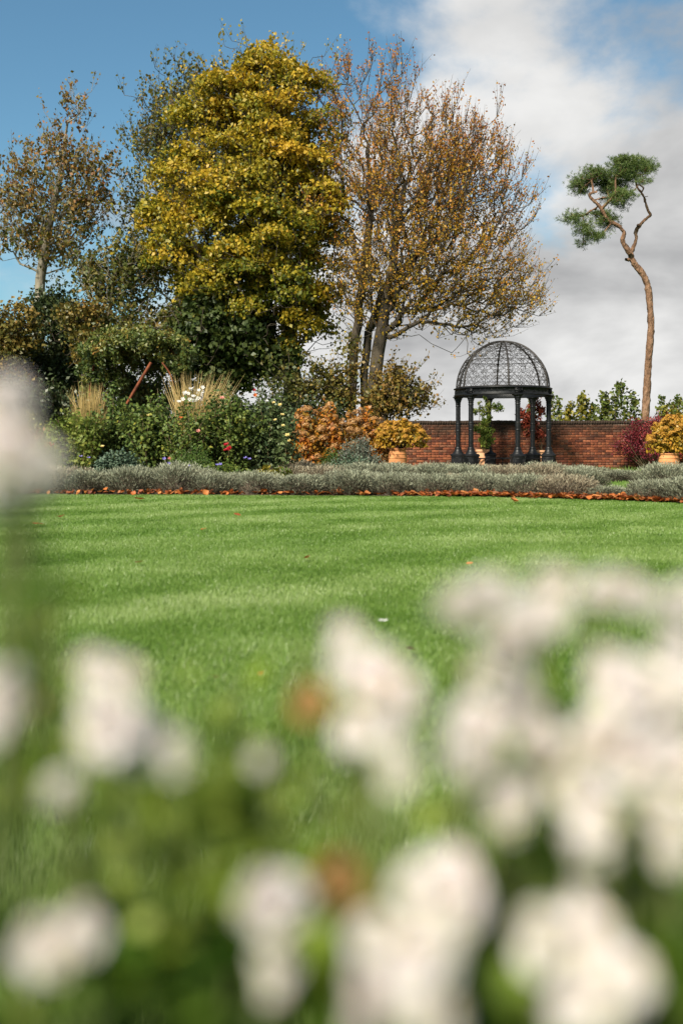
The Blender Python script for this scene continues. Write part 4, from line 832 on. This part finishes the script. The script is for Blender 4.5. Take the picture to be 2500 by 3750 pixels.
# hydrangeas
def head_mesh(seed, n=150):
    r_ = np.random.default_rng(seed); d = unit(r_.normal(size=(n, 3))); d[:, 2] = np.abs(d[:, 2]) * .9 - .15; d = unit(d); P = d * np.array((.105, .105, .095)) * r_.uniform(.75, 1.05, n)[:, None]
    V, F = leaves(P, r_, .034, .032, 0, d, 2.5, 0); m_ = MB(); m_.add(V, F, np.clip(r_.normal(.5, .22, n), 0, 1)); return m_.mesh('flower_head')
HM = [head_mesh(s_) for s_ in (1, 2, 3, 4)]
def hydrangea(name, label, base, rx, ry, h, seed, nleaf, leafm, headm, nhead, zlow=.55, hs=1.0, z0=0.0, tgrad=0.0, L=.10):
    rng = np.random.default_rng(seed); t = thing(name, label, 'hydrangea', base); st = MB(); meh = [m_.copy() for m_ in HM]
    for m_ in meh: m_.materials.append(M[headm])
    n = nleaf; d = unit(rng.normal(size=(n, 3))); d[:, 2] = np.where(d[:, 2] < (-.18 if z0 else 0), np.abs(d[:, 2]), d[:, 2]); rr = rng.uniform(.4, 1.06, n) ** .6
    lump = 1 + .09 * np.sin(4 * np.arctan2(d[:, 1], d[:, 0]) + seed) * np.sin(3 * d[:, 2] * 3 + seed) + .10 * np.sin(11 * d[:, 0] + 7 * d[:, 2])
    P = d * np.array((rx, ry, h - z0)) * (rr * lump)[:, None] + np.array((0, 0, z0)); V, F = leaves(P, rng, L, L * .6, .5, d, .9, .5)
    mb = MB(); mb.add(V, F, np.clip(.5 + .18 * np.sin(9 * d[:, 0] + 5 * d[:, 2] + seed) + rng.normal(size=n) * .2 + tgrad * d[:, 2], 0, 1)); build(mb, 'foliage', M[leafm], t)
    k = 0; dirs = []
    while k < nhead:
        dd = unit(rng.normal(size=3)); dd[2] = abs(dd[2])
        if dd[2] < zlow * rng.uniform(.3, 1.1) or dd[1] > .55: continue
        if dirs and min(np.linalg.norm(np.array(dirs) - dd, axis=1)) < .16: continue
        dirs.append(dd); p = dd * np.array((rx, ry, h - z0)) * rng.uniform(.92, 1.12) + np.array((0, 0, z0)); s_ = rng.uniform(.7, 1.15) * hs
        link('flower_head', meh[k % 4], None, t, loc=p, rot=(rng.uniform(-.5, .2), rng.uniform(-.4, .4), rng.uniform(0, 6)), scale=(s_, s_, s_ * rng.uniform(.8, 1.1))); st.add(*tube(curve_stem(rng, np.array((0, 0, z0 * .8)), p), .006, 4)); k += 1
    build(st, 'stems', M['woody_stem'], t); return t
hydrangea('hydrangea', 'large orange-leaved hydrangea with tan flower heads beside the rose bed', at(738, 1000, 22.5), 1.12, .8, 1.52, 71, 6000, 'hyd_leaf', 'hyd_head', 54, .6)
hydrangea('hydrangea', 'second tan-headed hydrangea behind the grey shrub and pot', at(836, 1000, 25.2), .80, .6, 1.52, 72, 4600, 'hyd_leaf', 'hyd_head', 44, .6)
hydrangea('hydrangea', 'gold hydrangea spilling from the ribbed orange pot', (pp[0] + .08, 24.3, .0), .66, .5, 1.34, 73, 2400, 'gold_leaf', 'gold_head', 40, .3, .75, .80, L=.085)
hydrangea('hydrangea', 'golden hydrangea in the pot at the right edge of the wall', (p2[0] + .22, 23.6, 0), .62, .5, 1.42, 74, 3000, 'gold_leaf', 'gold_head', 42, .25, .85, .70, L=.09)
b = at(822, 1000, 20.6); shrub('grey_shrub', 'grey-green caryopteris mound in front of the tan hydrangeas', 'shrub', b, .54, .45, .92, 75, 80, 7600, .05, .02, M['grey_leaf'], clump=.05, low=.25, up=.4)
b = at(808, 1000, 20.0); shrub('grey_shrub', 'lower blue-green catmint clump below the caryopteris mound', 'perennial', b, .5, .4, .58, 76, 70, 5200, .04, .026, M['mint_leaf'], clump=.045, low=.2, up=.5, tmu=.6)
b = at(762, 1000, 20.4); shrub('green_perennial', 'dense dark green perennial between orange hydrangea and grey mound', 'perennial', b, .28, .25, .66, 77, 40, 2200, .06, .014, M['strap'], 'green_stem', up=.2, tmu=.35)
b = at(718, 1000, 20.0); t = thing('day_lily', 'arching strap-leaved green clump at the foot of the orange hydrangea', 'perennial', b); r_ = np.random.default_rng(78); mb = MB()
for k in range(110):
    a = r_.uniform(0, 6.283); q = np.linspace(0, 1, 6); ln = r_.uniform(.35, .6); x0 = r_.uniform(-.3, .3); P = np.c_[x0 + ln * .55 * math.cos(a) * q, .12 * r_.normal() + ln * .4 * math.sin(a) * q, ln * (1.5 * q - 1.0 * q * q)]
    w_ = np.array([.014, .02, .022, .02, .014, .002]); d_ = np.array((-math.sin(a), math.cos(a), 0)); V = np.concatenate([P - d_ * w_[:, None] * .6, P + d_ * w_[:, None] * .6]); mb.add(V, [(i, i + 1, 7 + i, 6 + i) for i in range(5)], r_.uniform(.3, 1))
build(mb, 'leaves', M['strap'], t)

# climbers in the gazebo
gx = W(1122, 1000, 28.4)[0]
e_ = ells([(1119, 1008, 17, 24), (1112, 985, 22, 25), (1120, 955, 13, 22), (1110, 930, 14, 16), (1140, 935, 14, 8), (1092, 945, 10, 5)], 28.4, .7)
climber('column_climber', 'green climber winding up the third gazebo column from its pot', (p3[0], 28.7, .6), e_, 81, 90, .09, 1700, .085, .04, M['fresh_leaf'], [[np.array((p3[0], 28.7, .6)), W(1116, 1000, 28.5), W(1122, 960, 28.4), W(1118, 915, 28.4)], [np.array((p3[0], 28.7, .6)), W(1108, 1010, 28.6), W(1100, 950, 28.4), W(1090, 945, 28.4)]], tmu=.5)
e_ = ells([(1228, 945, 17, 28), (1240, 930, 12, 25), (1205, 965, 14, 20), (1222, 985, 22, 20), (1240, 1002, 12, 20), (1195, 950, 8, 18)], 28.6, .7)
climber('column_climber', 'red-leaved climber straggling behind the two right gazebo columns', (p4[0], 28.7, .58), e_, 82, 95, .09, 1700, .085, .05, M['vine_red'], [[np.array((p4[0], 28.7, .58)), W(1232, 1000, 28.6), W(1225, 960, 28.6), W(1230, 920, 28.6)], [np.array((p4[0], 28.7, .58)), W(1238, 1000, 28.6), W(1210, 970, 28.6), W(1196, 935, 28.6)]], tmu=.5)
# red shrub over the wall
b = at(1500, 1000, 28.9); shrub('red_shrub', 'dark red barberry arching over the wall below the pine', 'shrub', b, 1.15, .42, 1.66, 83, 80, 9000, .055, .032, M['red_leaf'], tgrad=.5, low=.55, up=.6, tmu=.45, clump=.08)
b = at(1590, 1000, 28.7); shrub('amber_shrub', 'amber and red leaved shrub at the right frame edge above the golden hydrangea', 'shrub', b, .75, .42, 1.55, 84, 50, 5200, .055, .035, M['vine_red'], low=.5, up=.6, tmu=.75)
# saplings beyond the wall
M['sap_leaf'] = leaf_mat('sapling_leaves', [(0.03, 0.06, 0.018), (0.055, 0.095, 0.026), (0.095, 0.13, 0.036), (0.20, 0.19, 0.04)], .45, .35, .4, gain=(1.4, 1.15, .8))
M['sap_leaf_y'] = leaf_mat('yellowing_sapling_leaves', [(0.05, 0.075, 0.02), (0.11, 0.13, 0.025), (0.20, 0.19, 0.03), (0.30, 0.23, 0.04)], .45, .35, .4, gain=(1.3, 1.15, .9))
for (x, ytop, wd, seed, ml, lab) in ((1277, 905, 16, 91, 'sap_leaf', 'green sapling just right of the gazebo, beyond the wall'), (1304, 925, 14, 92, 'sap_leaf_y', 'short yellowing sapling, second right of the gazebo'), (1330, 905, 15, 93, 'sap_leaf_y', 'taller yellowing sapling with a narrow top, beyond the wall'), (1356, 918, 18, 94, 'sap_leaf', 'low bushy green sapling in the middle of the row beyond the wall'), (1388, 903, 22, 95, 'sap_leaf', 'broad green sapling left of the tallest one'), (1418, 878, 24, 96, 'sap_leaf', 'tallest green sapling, two-topped, left of the pine trunk'), (1446, 900, 20, 97, 'sap_leaf', 'green sapling close against the pine trunk'), (1520, 912, 9, 98, 'sap_leaf', 'thin sapling with a tufted top right of the pine'), (1556, 912, 18, 99, 'sap_leaf', 'green sapling at the right frame edge'), (1540, 932, 24, 100, 'sap_leaf_y', 'pale yellowing bush behind the red barberry'), (1210, 915, 12, 101, 'sap_leaf', 'thin green sapling seen between the gazebo columns')):
    D_ = 31.5; top = W(x, ytop, D_)[2]; b = at(x, 1000, D_); r_ = np.random.default_rng(seed); t = thing('sapling', lab, 'sapling', b, group='saplings beyond the wall'); st = MB(); P_ = []; k_ = ppm(D_)
    for s_ in range(max(2, wd // 7)):
        tip = np.array((r_.uniform(-.75, .75) * wd / k_, r_.uniform(-.4, .4), top * r_.uniform(.80, 1.0) if s_ else top)); P = curve_stem(r_, np.array((r_.uniform(-.1, .1), 0, 0)), tip, 10, .05); st.add(*tube(P, np.linspace(.018, .004, 10), 5))
        for q in np.linspace(.45, 1, 26):
            c = np.array([np.interp(q, np.linspace(0, 1, 10), P[:, i]) for i in range(3)]); m = 7; sp = .05 + .30 * (1 - q) * wd / 16
            P_.append(c + r_.normal(size=(m, 3)) * np.array((sp, sp, .05)))
    P_ = np.concatenate(P_); V, F = leaves(P_, r_, .11, .10, .6, None, 0, .4); mb = MB(); mb.add(V, F, np.clip(r_.normal(.45, .2, len(P_)), 0, 1)); build(st, 'stems', M['woody_stem'], t); build(mb, 'foliage', M[ml], t)

# ------------------------------------------------------------------ lavender edging
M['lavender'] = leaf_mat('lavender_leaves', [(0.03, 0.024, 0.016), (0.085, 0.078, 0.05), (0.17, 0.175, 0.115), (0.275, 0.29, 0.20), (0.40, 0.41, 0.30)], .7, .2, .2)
M['lavender_brown'] = leaf_mat('browning_lavender', [(0.04, 0.028, 0.018), (0.12, 0.09, 0.06), (0.22, 0.18, 0.12), (0.32, 0.28, 0.19), (0.42, 0.39, 0.28)], .7, .2, .2)
M['lav_core'] = solid_mat('lavender_wood', [(0.3, (0.03, 0.022, 0.015)), (0.7, (0.085, 0.065, 0.045))], 14, .95, .8, 60)
def lavender_meshes(seed):
    r_ = np.random.default_rng(seed); n = 8000; d = unit(r_.normal(size=(n, 3))); d[:, 2] = np.abs(d[:, 2])
    d = unit(d * np.array((1, 1, .9)) + np.array((0, 0, .05))); ph = r_.uniform(0, 6, 4)
    az = np.arctan2(d[:, 1], d[:, 0]); lump = 1 + .10 * np.sin(3 * az + ph[0]) * np.sin(5 * d[:, 2] + ph[1]) + .06 * np.sin(9 * az + ph[2])
    se = (np.abs(d) ** 2.6).sum(1) ** (-1 / 2.6)                     # boxier than a sphere
    rr = se * lump * r_.uniform(.6, 1.0, n); P = d * rr[:, None] * np.array((.50, .46, .40)); P[:, 2] = np.maximum(P[:, 2] + .015, .03)
    g = unit(d * np.array((.8, .8, .6)) + np.array((0, 0, .55)) + r_.normal(size=(n, 3)) * .38)
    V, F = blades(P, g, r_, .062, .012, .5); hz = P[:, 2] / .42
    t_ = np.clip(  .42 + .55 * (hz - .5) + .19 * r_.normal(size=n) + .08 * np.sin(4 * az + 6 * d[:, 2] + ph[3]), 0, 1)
    f = MB(); f.add(V, F, t_); c = MB()
    q = np.linspace(0, 1, 7); c.add(*lathe(np.c_[.37 * np.cos(q * np.pi / 2) ** .6 + .002, .29 * np.sin(q * np.pi / 2)], 14))
    return f.mesh('foliage'), c.mesh('woody_core')
LAV = [lavender_meshes(s_) for s_ in range(200, 205)]
rl = np.random.default_rng(210)
def lav(x, y, s, h, label, group):
    t = thing('lavender_bush', label, 'lavender', (x, y, .004), rl.uniform(0, 6.28), group); f, c = LAV[rl.integers(0, 5)]
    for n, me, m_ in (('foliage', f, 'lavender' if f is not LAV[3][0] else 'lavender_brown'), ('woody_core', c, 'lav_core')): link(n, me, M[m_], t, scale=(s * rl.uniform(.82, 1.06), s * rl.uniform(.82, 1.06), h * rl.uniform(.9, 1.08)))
x = -8.2
while x < 6.2:
    y = fe_y(x) + .46; r_ = rl.uniform(.9, 1.12); hgt = np.interp(x, [-1.5, 1.2], [.92, .74]) * rl.uniform(.84, 1.12)
    if 3.4 < x < 4.25: hgt *= .5; r_ *= .8
    lav(x, y + rl.uniform(-.05, .05), r_, hgt, 'clipped grey lavender bush in the front edging row beside the lawn', 'front lavender row')
    lav(x + .3, y + .40 + rl.uniform(-.05, .05), r_ * .9, hgt * (.86 if x < 3.0 else .5), 'clipped grey lavender bush in the front edging row beside the lawn', 'front lavender row')
    x += rl.uniform(.58, .76) * (1 if x < 2.5 else .8)
def lrow(p0, p1, label, group, s=1.0, h=1.0, step=.62):
    p0, p1 = np.array(p0), np.array(p1); n = int(np.linalg.norm(p1 - p0) / step) + 1
    names = ['leftmost', 'second from left', 'third from left', 'fourth from left', 'fifth from left', 'sixth from left', 'seventh from left', 'eighth from left', 'ninth from left', 'tenth from left', 'eleventh from left']
    for i, q in enumerate(np.linspace(0, 1, n)): p = p0 + (p1 - p0) * q + rl.normal(size=2) * .06; lav(p[0], p[1], s * rl.uniform(.95, 1.12), h * rl.uniform(.9, 1.1), label + ', ' + ('rightmost' if i == n - 1 else names[i]), group)
def gxy(x, D): return (W(x, 1000, D)[0], D)
lrow(gxy(672, 18.6), gxy(1330, 18.3), 'grey lavender bush in the middle row between front edging and pots', 'middle lavender row', 1.1, .9)
lrow(gxy(690, 20.3), gxy(900, 20.9), 'grey lavender bush in the short row under the hydrangeas', 'lavender row under the hydrangeas', 1.0, .85)
lrow(gxy(905, 22.0), gxy(1330, 21.2), 'grey lavender bush in the back row in front of the gazebo', 'lavender row before the gazebo', 1.05, .76)
lrow(gxy(960, 19.8), gxy(1150, 19.4), 'grey lavender bush in the cross row before the gazebo', 'cross row of lavender', 1.0, .76)
lrow(gxy(1365, 21.6), gxy(1590, 20.6), 'low grey lavender bush in the row before the open brick wall', 'lavender row before the wall', 1.0, .62)
lrow(gxy(1515, 16.6), gxy(1600, 18.2), 'grey lavender bush in the slanting row at the right edge', 'slanting lavender row', 1.0, .95, .5)

# ------------------------------------------------------------------ fallen leaves
M['fallen'] = solid_mat('fallen_leaf_brown', [(0.3, (0.27, 0.085, 0.02)), (0.5, (0.42, 0.15, 0.035)), (0.72, (0.52, 0.25, 0.09))], 3, .7, .3, 30)
def fallen_material():
    m, nt, o = nodes_of('fallen_leaf'); oi = nn(nt, 'ShaderNodeObjectInfo'); at_ = nn(nt, 'ShaderNodeAttribute', attribute_name='t')
    ad = nn(nt, 'ShaderNodeMath', operation='ADD'); nt.links.new(oi.outputs['Random'], ad.inputs[0]); nt.links.new(at_.outputs['Fac'], ad.inputs[1]); f_ = nn(nt, 'ShaderNodeMath', operation='FRACT'); nt.links.new(ad.outputs[0], f_.inputs[0])
    r = nn(nt, 'ShaderNodeValToRGB'); set_ramp(r, even([(0.10, 0.028, 0.010), (0.26, 0.060, 0.010), (0.38, 0.105, 0.016), (0.46, 0.18, 0.045), (0.18, 0.045, 0.012)])); nt.links.new(f_.outputs[0], r.inputs['Fac'])
    p = nn(nt, 'ShaderNodeBsdfPrincipled'); p.inputs['Roughness'].default_value = .65; t_ = nn(nt, 'ShaderNodeBsdfTranslucent'); mx = nn(nt, 'ShaderNodeMixShader'); mx.inputs[0].default_value = .25
    nt.links.new(r.outputs[0], p.inputs['Base Color']); nt.links.new(r.outputs[0], t_.inputs['Color']); nt.links.new(p.outputs[0], mx.inputs[1]); nt.links.new(t_.outputs[0], mx.inputs[2]); nt.links.new(mx.outputs[0], o.inputs['Surface']); return m
M['fallen'] = fallen_material()
def leaf_geo(r_):
    q = np.linspace(0, 1, 6); w_ = np.array([.05, .34, .44, .36, .2, .0]) * r_.uniform(.8, 1.15); curl_ = r_.uniform(.2, .9); V = []
    for i, a in enumerate(q):
        z = curl_ * (a - .45) ** 2 * .8 + r_.uniform(-.03, .03)
        V += [(a - .5, -w_[i], z + curl_ * w_[i] * .7 + r_.uniform(-.04, .04)), (a - .5, 0, z), (a - .5, w_[i], z + curl_ * w_[i] * .5 + r_.uniform(-.04, .04))]
    F = [(3 * i + j, 3 * i + j + 1, 3 * i + j + 4, 3 * i + j + 3) for i in range(5) for j in (0, 1)]; return np.array(V), np.array(F)
rl2 = np.random.default_rng(300); FM = []
for k in range(7):
    mb = MB(); mb.add(*leaf_geo(rl2), t=0); me = mb.mesh('fallen_leaf'); me.materials.append(M['fallen']); FM.append(me)
def fleaf(x, y, z, s, label, group=None, tilt=.4):
    o = link('fallen_leaf', FM[rl2.integers(0, 7)], None, None, (x, y, z), (rl2.uniform(-tilt, tilt), rl2.uniform(-tilt, tilt), rl2.uniform(0, 6.28)), (s,) * 3); return tag(o, label, 'leaf', group)
for i in range(235):
    x = rl2.uniform(-4.9, 4.7) if i < 110 else rl2.uniform(1.0, 4.7); off = abs(rl2.normal()) * .13; y = fe_y(x) - .14 + off * (1 if x < 1 else 1.2); z = .03 + off * .22
    fleaf(x, y, z, rl2.uniform(.06, .115), 'curled orange-brown dead leaf drifted along the foot of the front lavender row', 'dead leaves drifted under the lavender', 1.0)
lit = MB()
for i in range(1500):
    x = rl2.uniform(-6, 5.5) if i < 420 else rl2.choice((1.7, 2.5, 3.5, 4.1, 4.5)) + rl2.normal() * .3; y = fe_y(x) - .08 + abs(rl2.normal()) * .2 - (.1 * abs(rl2.normal()) if i > 420 else 0); V, F = leaf_geo(rl2); a = rl2.uniform(0, 6.28); s = rl2.uniform(.06, .11); tl = rl2.uniform(-.7, .7)
    V = V * s; V[:, 2] += V[:, 0] * tl; V = rotz(V, a) + (x, y, .025 + rl2.uniform(0, .03)); lit.add(V, F, rl2.uniform(0, 1))
tag(build(lit, 'leaf_litter', M['fallen']), 'orange leaf litter along the bed edge under the front lavender', 'leaf litter', kind='stuff')
for (xd, yd, s, lab) in ((318, 1303, .07, 'lone pale orange dead leaf on the left half of the lawn'), (545, 1189, .09, 'dark red dead leaf on the far lawn left of centre'), (90, 1211, .13, 'dark curled dead leaf on the far lawn at the left'), (320, 1152, .16, 'long orange dead leaf lying just off the left lavender'), (467, 1224, .07, 'small tan dead leaf on the lawn left of centre'), (705, 1293, .06, 'small yellow-brown dead leaf in the middle of the lawn'), (1078, 1306, .05, 'small orange dead leaf right of the lawn centre'), (1180, 1157, .14, 'orange dead leaf near the right lavender and the gazebo'), (943, 1513, .04, 'small orange dead leaf below the white petal'), (600, 1572, .035, 'tiny orange dead leaf low on the lawn between the blurred flowers'), (495, 1580, .03, 'tiny brown dead leaf low on the lawn left of centre'), (140, 1195, .1, 'small yellow dead leaf on the far lawn at left')):
    v = yd * S; D_ = FPX * EYE / (v - 1621); p = W(xd, yd, D_); fleaf(p[0], p[1], .035, s, lab, None, .3)
p = W(880, 1449, FPX * EYE / (1449 * S - 1621)); mb = MB(); V, F = leaf_geo(rl2); mb.add(V * .045, F)
o = build(mb, 'fallen_petal', M['petal_white'], loc=(p[0], p[1], .042)); tag(o, 'single white petal lying on the mown lawn', 'petal')

# ------------------------------------------------------------------ foreground flowers close to the lens
M['fg_petal'] = leaf_mat('white_pink_petals', [(0.80, 0.77, 0.52), (0.84, 0.82, 0.78), (0.85, 0.83, 0.85), (0.84, 0.75, 0.77), (0.82, 0.62, 0.62)], .6, .55, .1)
M['fg_orange'] = leaf_mat('fading_petals', [(0.46, 0.25, 0.09), (0.48, 0.31, 0.13), (0.40, 0.18, 0.07)], .5, .3)
M['fg_leaf'] = leaf_mat('flower_leaves', [(0.03, 0.058, 0.008), (0.085, 0.125, 0.014), (0.18, 0.21, 0.025), (0.31, 0.31, 0.07)], .45, .5, .3, gain=(1.15, 1.4, 1.2))
def fg_blossom(seed):
    r_ = np.random.default_rng(seed); mb = MB(); G = 5
    for k in range(24):
        lay = k // 6; a = 2 * math.pi * (k % 6) / 6 + lay * .5 + r_.uniform(-.2, .2); tilt = (-.15, .35, .75, 1.2)[lay] + r_.uniform(-.15, .15); f = (1, .9, .72, .55)[lay]
        u_, v_ = np.meshgrid(np.linspace(0, 1, G), np.linspace(-1, 1, G), indexing='ij'); x = u_ * f; y = v_ * (.12 + .42 * np.sin(u_ * 2.2)) * f; z = .22 * u_ ** 2 - .18 * v_ ** 2 * u_ + .06 * np.sin(v_ * 6 + k) * u_
        X = x * math.cos(tilt) - z * math.sin(tilt); Z = x * math.sin(tilt) + z * math.cos(tilt); V = rotz(np.stack([X, y, Z], -1).reshape(-1, 3), a)
        i, j = np.meshgrid(np.arange(G - 1), np.arange(G - 1), indexing='ij'); i = (i * G + j).ravel(); mb.add(V, np.c_[i, i + G, i + G + 1, i + 1], np.clip(r_.normal(.45, .3), 0, 1))
    return mb.mesh('blossom', True)
FB = [fg_blossom(s_) for s_ in range(400, 405)]; FBo = [m_.copy() for m_ in FB]
for m_ in FB: m_.materials.append(M['fg_petal'])
for m_ in FBo: m_.materials.append(M['fg_orange'])
rg = np.random.default_rng(500)
# each plant: label, root (picture x, depth), blossoms (picture x, y, depth, radius in picture units, colour)
FGP = [
 ('tall white-flowered stem leaning in at the left edge', 5, .50, [(8, 940, .5, 70, 0), (12, 985, .50, 78, 0), (30, 1045, .48, 84, 0), (78, 1085, .52, 62, 0), (0, 1060, .5, 84, 0), (20, 1105, .5, 72, 0)]),
 ('white flower cluster at the left of the lawn view', 260, .52, [(250, 1550, .50, 72, 0), (265, 1640, .48, 84, 0), (318, 1700, .5, 80, 0), (400, 1735, .44, 44, 0), (225, 1690, .5, 50, 0)]),
 ('half-seen pale flower at the left edge, middle height', 5, .46, [(2, 1560, .46, 52, 0), (-10, 1650, .46, 60, 0), (100, 1610, .56, 26, 1)]),
 ('small pink-white bud flower low at the left', 135, .50, [(140, 1815, .43, 44, 0)]),
 ('round white flower head with an orange spent bloom at its left', 850, .52, [(790, 1475, .52, 52, 0), (840, 1540, .50, 72, 0), (865, 1620, .48, 90, 0), (830, 1690, .5, 60, 0), (915, 1760, .43, 48, 0), (706, 1612, .53, 44, 1)]),
 ('pale green-white bud right of the yellowish foliage', 615, .55, [(615, 1755, .46, 36, 0)]),
 ('Y-shaped white flower spray at the upper right', 1160, .50, [(1055, 1395, .50, 58, 0), (1125, 1385, .50, 62, 0), (1180, 1450, .48, 70, 0), (1265, 1335, .51, 46, 0), (1255, 1410, .5, 48, 0), (1160, 1540, .49, 66, 0), (1200, 1620, .5, 60, 0)]),
 ('big white flower mass below the Y-shaped spray', 1120, .46, [(1090, 1660, .46, 78, 0), (1110, 1745, .45, 84, 0), (1160, 1830, .46, 74, 0), (1285, 1775, .5, 58, 1)]),
 ('blush flowers along the upper right edge', 1450, .52, [(1395, 1365, .52, 50, 0), (1465, 1370, .52, 46, 0), (1545, 1390, .52, 60, 0), (1550, 1480, .5, 60, 0), (1370, 1395, .53, 30, 1)]),
 ('dense blush-white flower bank at the right edge', 1470, .46, [(1510, 1690, .47, 80, 0), (1430, 1660, .47, 70, 0), (1240, 1700, .48, 60, 0), (1400, 1560, .48, 66, 0), (1475, 1620, .46, 84, 0), (1545, 1600, .46, 80, 0), (1400, 1720, .46, 90, 0), (1490, 1760, .45, 90, 0), (1340, 1840, .46, 78, 0), (1350, 1920, .45, 60, 0), (1550, 1850, .45, 70, 0), (1560, 1960, .45, 56, 0)]),
 ('white drooping flower in the lower middle', 625, .42, [(610, 2055, .42, 84, 0), (655, 2120, .42, 72, 0), (625, 2240, .43, 50, 0)]),
 ('dull pink flower pair at the lower left', 120, .42, [(60, 2190, .42, 60, 0), (130, 2175, .42, 66, 0), (195, 2130, .42, 52, 0)]),
 ('pink-white flower mass at the bottom centre with an orange bloom', 950, .40, [(1010, 2050, .42, 92, 0), (1050, 2090, .42, 60, 0), (790, 2020, .44, 58, 1), (880, 2190, .40, 90, 0), (980, 2190, .40, 100, 0), (860, 2300, .4, 80, 0), (1000, 2310, .4, 90, 0)]),
 ('blush flower cluster at the lower right corner', 1330, .41, [(1325, 2090, .42, 60, 0), (1250, 2170, .41, 76, 0), (1345, 2180, .41, 80, 0), (1385, 2270, .40, 88, 0), (1330, 2330, .4, 70, 0)]),
]
for (lab, rx_, rd, bl) in FGP:
    rd *= .77; bl = [(x, y, d_ * .77, r_ * 1.10, c_) for x, y, d_, r_, c_ in bl]
    base = np.array((W(rx_, 1000, rd)[0], rd + .04, 0)); t = thing('garden_flower', lab + ', out of focus', 'flower', base, group='blurred flowers near the lens'); st, lf = MB(), []
    for (x, y, d_, r_, c_) in bl:
        p = W(x, y, d_); s = r_ / ppm(d_) * .98; n_ = rg.integers(0, 5)
        for fl_ in range((9 if x < 90 and y < 1200 else 6) if r_ > 40 else 3):
            o_ = ball(rg, 1, .5)[0] * s * np.array((.66, .45, .66)); f_ = s * rg.uniform(.5, .74)
            link('blossom', (FBo if c_ else FB)[rg.integers(0, 5)], None, t, loc=p - base + o_, rot=(rg.uniform(.0, 1.5), rg.uniform(-.7, .7), rg.uniform(-2, 2)), scale=(f_,) * 3)
        P = curve_stem(rg, np.array((rg.uniform(-.02, .02), rg.uniform(0, .05), 0)), p - base + np.array((0, .01, -.005)), 10, .04); st.add(*tube(P, np.linspace(.0026, .0014, 10), 6))
        for q in rg.uniform(.75, .98, 4): lf.append(np.array([np.interp(q, np.linspace(0, 1, 10), P[:, i]) for i in range(3)]) + rg.normal(size=3) * .012)
    build(st, 'stems', M['green_stem'], t); lf = np.array(lf); V, F = leaves(lf, rg, .024, .009, .4, None, 0, .2); mb = MB(); mb.add(V, F, np.clip(rg.normal(.5, .2, len(lf)), 0, 1)); build(mb, 'leaves', M['fg_leaf'], t)
# leafy plants below and between the flowers
for (x, ytop, D_, wd, n, tm_, lab) in ((12, 1190, .5, 40, 26, .9, 'yellow-green leafy stem under the tall flower at the left edge'), (490, 1500, .56, 60, 14, .95, 'faint lime leaves left of the lawn centre'), (500, 1680, .5, 90, 60, .85, 'yellowish leaf tuft below the left flower cluster'), (430, 1800, .48, 110, 60, .7, 'olive leaf tuft right of the left flower cluster'), (250, 1960, .44, 180, 60, .5, 'green leaves at the lower left'), (90, 2150, .42, 170, 150, .25, 'dark leaves under the dull pink flowers'), (700, 1860, .48, 120, 40, .6, 'olive leaves left of the round white flower'), (420, 2180, .42, 190, 230, .12, 'dark leaf mass at the bottom left of centre'), (740, 2130, .42, 140, 120, .3, 'dark leaves behind the orange bloom'), (1180, 1990, .44, 110, 60, .35, 'dark green leaves below the big white flower mass'), (1150, 2170, .42, 120, 150, .25, 'dark leaves between the bottom flowers'), (1480, 1960, .43, 110, 120, .2, 'dark green leaves under the blush bank'), (1500, 2130, .41, 120, 200, .12, 'dark leaf mass in the lower right corner'), (1400, 1470, .5, 90, 30, .6, 'green leaves between the blush flowers at right'), (1090, 1550, .5, 60, 14, .6, 'soft green leaves left of the Y-shaped spray'), (650, 1490, .55, 50, 12, .6, 'faint green stem tip near the round white flower'), (560, 1900, .46, 130, 70, .72, 'olive green leaves above the white drooping flower'), (330, 1780, .47, 90, 50, .8, 'lime leaf tuft under the left flower cluster'), (960, 1900, .46, 100, 50, .6, 'mid green leaves right of the round white flower'), (1270, 1680, .45, 80, 50, .85, 'yellow-green leaves inside the right flower bank'), (130, 1620, .5, 80, 24, .85, 'ochre leaves between the two left flowers')):
    D_ *= (.88 if ytop < 2100 else .86); n = max(10, int(n * (.75 if ytop < 2100 else .8))); tm_ = min(.95, tm_ + (.12 if ytop < 2100 else -.04))  # lowest plants have a darker leaf colour, painting in the shade there
    base = np.array((W(x, 1000, D_)[0], D_ + .03, 0)); t = thing('leafy_plant', lab + ', out of focus', 'plant', base, group='blurred foliage near the lens'); st = MB(); P_ = []; k_ = ppm(D_); zt = W(x, ytop, D_)[2]
    ns = max(2, n // 25)
    for s_ in range(ns):
        tip = np.array((rg.uniform(-1, 1) * wd / k_ * .8, rg.uniform(-.05, .08), zt * 1.0 - abs(rg.normal()) * .03)); P = curve_stem(rg, np.array((rg.uniform(-.03, .03), rg.uniform(-.02, .04), 0)), tip, 9, .05); st.add(*tube(P, np.linspace(.0022, .0011, 9), 5))
        m = n // ns; q = np.clip(1 - np.abs(rg.normal(size=m)) * .08, .5, 1)
        P_.append(np.stack([np.interp(q, np.linspace(0, 1, 9), P[:, i]) for i in range(3)], -1) + rg.normal(size=(m, 3)) * np.array((.016, .02, .010)))
    P_ = np.concatenate(P_); V, F = leaves(P_, rg, .028, .011, .5, None, 0, .2); mb = MB(); mb.add(V, F, np.clip(rg.normal(tm_, .12, len(P_)), 0, 1)); build(st, 'stems', M['green_stem'], t); build(mb, 'leaves', M['fg_leaf'], t)
